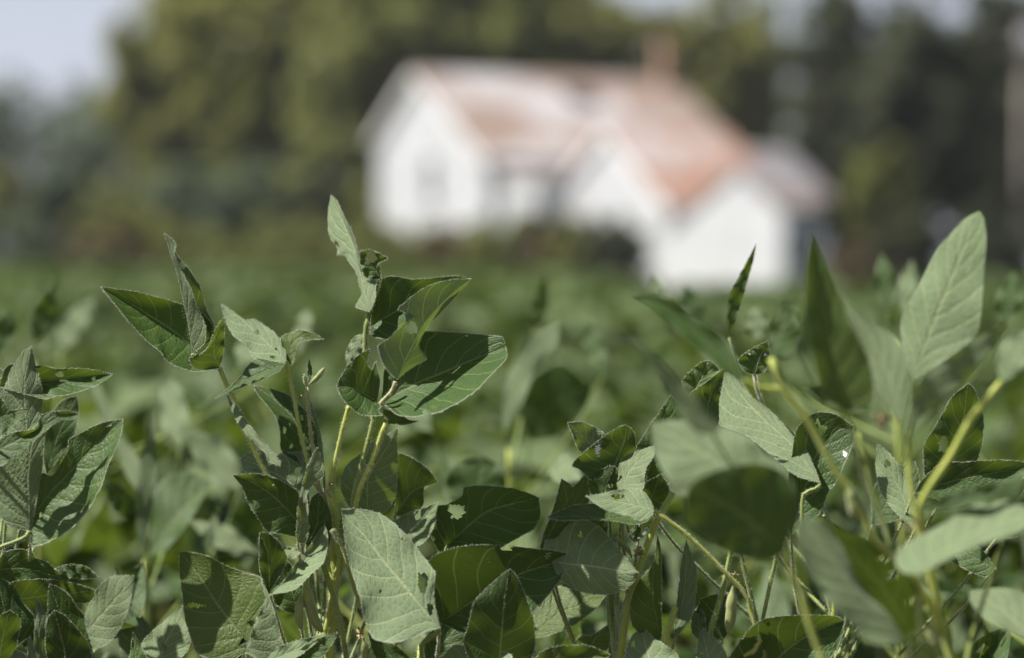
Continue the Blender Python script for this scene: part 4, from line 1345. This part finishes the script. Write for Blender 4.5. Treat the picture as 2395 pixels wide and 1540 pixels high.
# ---- left edge plant
Fp = Plant('sharp soybean plant with an upright grey leaf back and a notched dark leaf',
           [(-40, 1700), (-30, 1450), (-15, 1300), (0, 1280)], 1.93, rad=(0.0030, 0.0020))
Fp.petiole([(69, 1243), (60, 1257), (30, 1270), (0, 1281), (-20, 1300)], 1.905, 0.0015, 'stem_dark')
Fp.leaf('l', '64,1042', '74,810', '20,1010 0,960 2,925 15,897 25,867 40,842 57,820', '85,1000 100,950 100,920 95,892 85,862 80,840', '60,970 57,920 60,870', 1.925, (-.15, .25), (15, 10))
Fp.leaf('l', '68,1243', '100,985', '20,1230 -10,1190 -20,1110 20,1050 70,1000', '77,1217 87,1162 92,1130 99,1095 103,1040 106,1010', '68,1180 66,1110 75,1040', 1.905, (-.1, .2), (10, 10), pet=False)
Fp.leaf('u', '-5,905', '263,876', '20,854 85,855 112,857 135,864 175,861 225,866', '100,933 125,929 175,920 215,907 242,892', '95,893 175,884 235,878', 1.955, (.0, .1), (-15, -50), [(140, 876, 10, 7), (219, 886, 4, 5)])
Fp.leaf('u', '-25,1062', '185,967', '0,1027 35,1011 80,1004 92,982 100,968 137,962 162,961', '0,1092 30,1067 50,1052 75,1036 105,1010 130,990 150,981 170,982', '40,1030 95,1000 140,975', 1.895, (-.15, .4), (-10, -10))
Fp.leaf('u', '-40,985', '66,955', '-20,930 0,930 15,945 22,960', '-20,1035 25,1000 57,972', '15,972', 1.88, DIM, (-5, -15))
Fp.leaf('u', '72,1238', '287,981', '85,1180 92,1120 100,1106 120,1114 135,1097 145,1075 160,1052 161,1028 195,1010 225,995 250,986', '75,1280 132,1260 175,1230 212,1185 230,1152 242,1125 252,1092 275,1040 285,1007',
        '85,1200 115,1155 180,1087 225,1040', 1.915, (-.1, .25), (-10, -60), [(96, 1205, 3, 5), (122, 1253, 3, 4), (256, 996, 4, 2)])
Fp.leaf('u', '108,1112', '181,926', '100,1040 118,970 150,935', '168,1030 184,970', '135,1020 160,965', 2.12, DIM)
Fp.leaf('u', '10,990', '-20,860', '-30,960 -40,900', '15,940 15,880 0,862', '-5,920', 1.96, MIDL)

# ---- bottom left corner plant
K = Plant('sharp soybean plant low in the corner with crowded dark rounded leaves',
          [(60, 1900), (70, 1760), (80, 1640)], 1.93, rad=(0.0030, 0.0020))
K.leaf('u', '-30,1335', '162,1358', '20,1288 72,1287 82,1305 110,1315 130,1335 145,1342 152,1331', '0,1362 80,1372 140,1372', '60,1330', 1.94, DRK, (-5, -5), [(40, 1345, 9, 5)])
K.leaf('u', '15,1405', '221,1380', '22,1365 75,1355 125,1357 175,1365', '60,1445 112,1432 162,1412 205,1410 220,1394', '100,1395 170,1388', 1.925, (.2, -.1), (0, 0))
K.leaf('u', '195,1600', '116,1366', '120,1500 113,1437 112,1405', '235,1590 222,1540 215,1512 202,1467 195,1437 180,1420 162,1392 140,1375', '165,1500 140,1430', 1.915, (.0, .0), (0, -20), [(190, 1424, 6, 5)])
K.leaf('u', '162,1620', '127,1428', '115,1560 107,1512 106,1480 112,1447', '230,1600 217,1540 205,1500 180,1470 155,1442', '150,1520', 1.895, (.1, .06), (10, -10))
K.leaf('l', '95,1600', '86,1398', '77,1540 80,1492 82,1442', '112,1560 107,1505 110,1447', '92,1500', 1.905, (-.1, .15), (0, 10))
K.leaf('u', '40,1600', '-5,1350', '-40,1500 -45,1400', '85,1560 80,1500 82,1447 50,1405 25,1367', '20,1480', 1.92, DRK, (0, 0), [(23, 1377, 5, 6), (31, 1393, 5, 6)])
K.leaf('u', '-10,1590', '22,1428', '-40,1530 -10,1460 5,1437', '30,1540 45,1480 47,1450 37,1436', '5,1500', 1.90, BCK, (0, 0))
K.leaf('l', '60,1600', '70,1490', '20,1560 35,1520 55,1500', '90,1580 82,1520', '62,1540', 1.89, DIM, (0, 0), [(58, 1505, 6, 8)])
K.leaf('l', '188,1495', '314,1347', '198,1440 225,1380 262,1348', '215,1522 260,1500 292,1447 309,1392', '235,1440 280,1390', 2.10, (-.2, .35), (0, 0))
K.leaf('l', '355,1610', '428,1415', '310,1570 327,1512 350,1482 375,1460', '425,1540 447,1500 431,1442', '385,1510 410,1460', 1.99, (-.4, .55), (0, 0), [(385, 1515, 4, 6)])
K.leaf('u', '325,1600', '311,1480', '300,1560 304,1530', '350,1580 342,1537 325,1500', '318,1540', 1.95, MIDL)
K.leaf('u', '130,1330', '230,1350', '160,1320 200,1325', '160,1350 200,1355', '180,1338', 2.05, DIM)

# ---- near plants behind, already soft
G = Plant('soft soybean plant behind with an upright narrow grey leaf between broad pale leaves',
          [(330, 1700), (335, 1450), (340, 1310)], 2.62, sharp=False)
G.leaf('l', '338,1300', '355,958', '318,1230 320,1120 330,1057 350,995', '352,1205 365,1120 365,1045 360,982', '340,1150', 2.6, (-.1, .1))
G.leaf('u', '345,1303', '495,1128', '355,1230 362,1150 400,1110 450,1108', '387,1287 437,1228 472,1172', '400,1220', 2.62, (-.25, .5), (0, -20))
G.leaf('l', '490,1295', '513,1130', '470,1260 500,1200', '505,1240 516,1180', '498,1220', 2.6, DIM)
G.leaf('l', '602,1290', '437,1214', '540,1233 480,1221', '562,1304 500,1276 470,1250', '520,1256', 2.66, MIDL)
G.leaf('l', '332,1160', '212,880', '300,1120 250,1010 218,920', '330,1090 280,1000 240,910', '290,1060', 2.75, (-.4, .4))
G.leaf('u', '330,1180', '240,1130', '300,1150 265,1120', '300,1210 260,1190', '285,1155', 2.7, DRK)
G.leaf('u', '500,1320', '610,1160', '520,1250 560,1180', '580,1310 620,1230', '560,1240', 2.7, DRK)
G.leaf('l', '420,1050', '390,880', '380,1000 375,920', '440,980 425,910', '400,960', 2.85, MIDL)
G.leaf('l', '560,1150', '440,1010', '500,1130 450,1060', '560,1080 500,1020', '500,1080', 2.8, (-.2, .35))

G2 = Plant('soft soybean plant behind with a pale curved leaf over a dark broad leaf',
           [(1200, 1400), (1195, 1200), (1190, 1050)], 3.0, sharp=False)
G2.leaf('l', '1180,1012', '1306,755', '1172,950 1192,870 1240,790', '1215,960 1252,870 1303,800', '1205,900 1260,815', 2.95, (-.3, .3))
G2.leaf('u', '1240,1030', '1380,900', '1215,960 1240,890 1310,850', '1290,1025 1350,980 1380,930', '1300,940', 3.05, DRK)
G2.leaf('u', '1255,770', '1277,642', '1238,730 1250,680', '1280,740 1285,680', '1262,700', 3.3, DRK)
G2.leaf('u', '1410,880', '1365,750', '1380,840 1362,790', '1420,830 1400,780', '1392,810', 3.2, (-.2, .5))
G2.leaf('u', '1110,1195', '1130,1067', '1040,1160 1060,1090', '1180,1170 1180,1100', '1120,1120', 2.6, DIM)
G2.leaf('l', '1010,1010', '900,940', '960,1000 920,980', '1000,960 950,935', '950,965', 2.9, MIDL)
G2.leaf('l', '1345,1080', '1280,1110', '1330,1060 1300,1075', '1360,1120 1310,1130', '1315,1095', 2.6, LIT)

H.leaf('u', '1705,790', '1769,569', '1700,730 1710,680 1740,625', '1722,745 1745,670 1762,610', '1712,720 1742,640', 2.2, (.1, .0), hair=False)

G3 = Plant('soft soybean plant with a few upright leaf tips before the dark trees',
           [(2110, 1250), (2100, 1000), (2095, 800)], 3.0, sharp=False)
G3.leaf('u', '2078,735', '2062,588', '2050,690 2048,630', '2098,690 2085,630', '2070,660', 2.9, (-.2, .5))
G3.leaf('l', '2112,740', '2133,606', '2098,690 2110,640', '2135,700 2145,650', '2120,670', 3.0, MIDL)
G3.leaf('u', '2350,770', '2372,632', '2325,720 2345,660', '2390,720 2392,670', '2360,700', 2.7, (-.2, .4))
G3.leaf('u', '2195,790', '2150,690', '2150,770 2140,720', '2200,740 2180,705', '2170,740', 2.7, (-.3, .5))
G3.leaf('u', '1845,790', '1850,690', '1820,750 1830,715', '1865,750 1865,715', '1848,740', 2.8, (-.3, .5))
G3.leaf('l', '1770,800', '1770,715', '1745,770 1750,735', '1795,770 1790,740', '1770,755', 2.9, MIDL)
G3.leaf('u', '1640,760', '1600,660', '1600,740 1592,700', '1645,720 1620,680', '1618,710', 3.1, DIM)
G3.leaf('l', '1560,720', '1530,640', '1530,700 1522,670', '1560,690 1545,655', '1542,680', 3.2, MIDL)

G4 = Plant('soft soybean plant with a dark upright blade leaf before the low thicket',
           [(90, 1250), (85, 1000), (80, 850)], 3.0, sharp=False)
G4.leaf('u', '82,805', '141,650', '70,740 105,685', '112,775 135,700', '98,735', 2.9, DRK)
G4.leaf('l', '140,815', '222,695', '135,765 180,715', '175,800 215,735', '172,760', 3.5, MIDL)
G4.leaf('l', '700,830', '722,715', '685,785 700,740', '725,790 732,745', '712,770', 2.9, MIDL)
G4.leaf('u', '-5,830', '30,720', '-20,780 0,740', '25,800 40,750', '12,770', 2.9, DIM)
G4.leaf('l', '560,860', '600,760', '550,815 572,775', '590,840 608,790', '580,810', 2.9, MIDL)

# ---- big blurred plant in the right foreground
E = Plant('large blurred foreground soybean plant with a tall pale leaf and yellow green petioles',
          [(2240, 1700), (2216, 1540), (2196, 1430), (2171, 1345), (2145, 1240), (2133, 1152), (2123, 1082), (2121, 1015)], 1.45, sharp=False, rad=(0.0028, 0.0016))
E.petiole([(1803, 838), (1834, 912), (1896, 995), (1946, 1090), (1991, 1155), (2021, 1217), (2050, 1270)], 1.43, 0.0019)
E.petiole([(2342, 893), (2271, 982), (2221, 1070), (2166, 1152), (2150, 1200)], 1.43, 0.0019)
E.petiole([(2008, 1010), (2028, 1095), (2041, 1155), (2071, 1230), (2090, 1300)], 1.46, 0.0014, 'stem_dark')
E.petiole([(1835, 1288), (1850, 1340), (1871, 1380), (1891, 1455), (1921, 1540), (1960, 1640)], 1.38, 0.0016)
E.petiole([(2138, 895), (2140, 960), (2125, 1025)], 1.50, 0.0011, join=False)
E.leaf('l', '2137,890', '2292,494', '2115,830 2106,760 2121,717 2159,647 2191,585 2221,550 2259,510', '2196,852 2271,797 2290,767 2297,697 2302,622 2307,560 2300,505', '2151,842 2181,760 2206,697 2241,610 2271,535', 1.62, (-.15, .3), (25, -15), pet=False)
E.leaf('u', '1985,962', '1900,546', '1926,935 1915,880 1885,770 1884,660 1891,585', '2036,947 2046,920 2034,845 1991,760 1961,685 1936,622', '1955,860 1930,720', 1.43, (.02, .26), (-30, 0))
E.leaf('l', '2110,990', '1966,683', '2060,940 2030,860 2000,780', '2128,920 2131,870 2116,820 2084,782 2046,760 2009,727', '2080,890 2040,800', 1.47, (-.25, .35), pet=False)
E.leaf('l', '2132,1005', '2356,757', '2136,920 2171,877 2221,837 2296,785', '2166,968 2233,910 2296,845 2333,800', '2190,890 2270,825', 1.42, (.15, .1), pet=False)
E.leaf('l', '2340,893', '2435,755', '2330,850 2346,802 2395,772', '2370,880 2420,830', '2375,830', 1.44, MIDL, pet=False)
E.leaf('u', '1740,890', '1477,693', '1735,868 1700,800 1660,768 1610,733 1560,700 1520,690', '1725,888 1660,842 1600,790 1530,725', '1680,825 1600,755 1540,710', 1.50, (-.12, .5), (-15, -15), pet=False)
E.petiole([(1740, 890), (1780, 905), (1834, 912)], 1.46, 0.0012, join=False)
E.leaf('l', '1665,1015', '1456,776', '1630,1010 1590,970 1570,930 1535,870 1480,805', '1685,1000 1640,945 1590,890 1530,830', '1610,950 1540,860', 1.36, (.1, .25), pet=True)
E.leaf('l', '1800,1155', '1522,988', '1700,1180 1590,1155 1560,1120 1530,1057', '1840,1110 1795,1065 1722,1010 1647,987 1573,983', '1680,1080', 1.40, (-.2, .45))
E.leaf('u', '1836,1290', '1606,1150', '1800,1312 1720,1302 1650,1265 1608,1220', '1856,1215 1860,1150 1840,1108 1780,1085 1700,1093 1630,1122', '1750,1215 1660,1160', 1.34, (.08, .0), (0, 0), pet=False)
E.leaf('l', '2150,1346', '2420,1200', '2110,1340 2093,1315 2108,1280 2196,1230 2271,1187 2321,1165 2370,1172', '2196,1320 2271,1283 2333,1262 2395,1240', '2200,1290 2300,1235', 1.39, (-.4, 1.0), (0, -10))
E.leaf('l', '2105,1508', '1872,1210', '2033,1505 1996,1467 1933,1405 1896,1355 1871,1295 1862,1240', '2111,1490 2071,1430 2016,1380 1971,1280 1915,1215', '2060,1440 1980,1350 1920,1270', 1.37, (-.1, .25), (-20, 25))
E.leaf('u', '2130,1485', '1921,1215', '2080,1450 2000,1380 1950,1290', '2160,1440 2160,1380 2121,1305 2071,1272 1983,1248', '2060,1370', 1.47, BCK, (0, 0), [(2065, 1307, 10, 10), (2090, 1346, 11, 11), (2132, 1410, 13, 14), (2098, 1410, 7, 7)])
E.leaf('l', '2425,1505', '2266,1381', '2363,1480 2308,1450 2271,1412', '2430,1420 2395,1395 2366,1380 2321,1376', '2340,1425', 1.52, (-.4, .9))
E.leaf('u', '2395,1115', '2138,1186', '2330,1130 2240,1150', '2370,1165 2280,1180 2200,1195', '2280,1160', 1.42, DIM, (0, -10))
E.leaf('u', '2040,960', '1880,905', '1990,930 1930,905', '1990,965 1930,945', '1960,937', 1.46, MIDL, pet=False)
E.leaf('u', '1802,836', '1836,704', '1800,790 1810,745', '1845,840 1870,790 1858,735', '1825,780', 1.47, (-.1, .4), pet=False)
E.dry_flower(2060, 980, 22, 1.46, 26)
E.dry_flower(2130, 1235, 12, 1.44, 12)
E.pod([(1985, 1130), (1992, 1170), (2000, 1215)], 26, 1.43, hair=False)
E.pod([(2168, 1460), (2180, 1490), (2195, 1525)], 24, 1.44, hair=False)
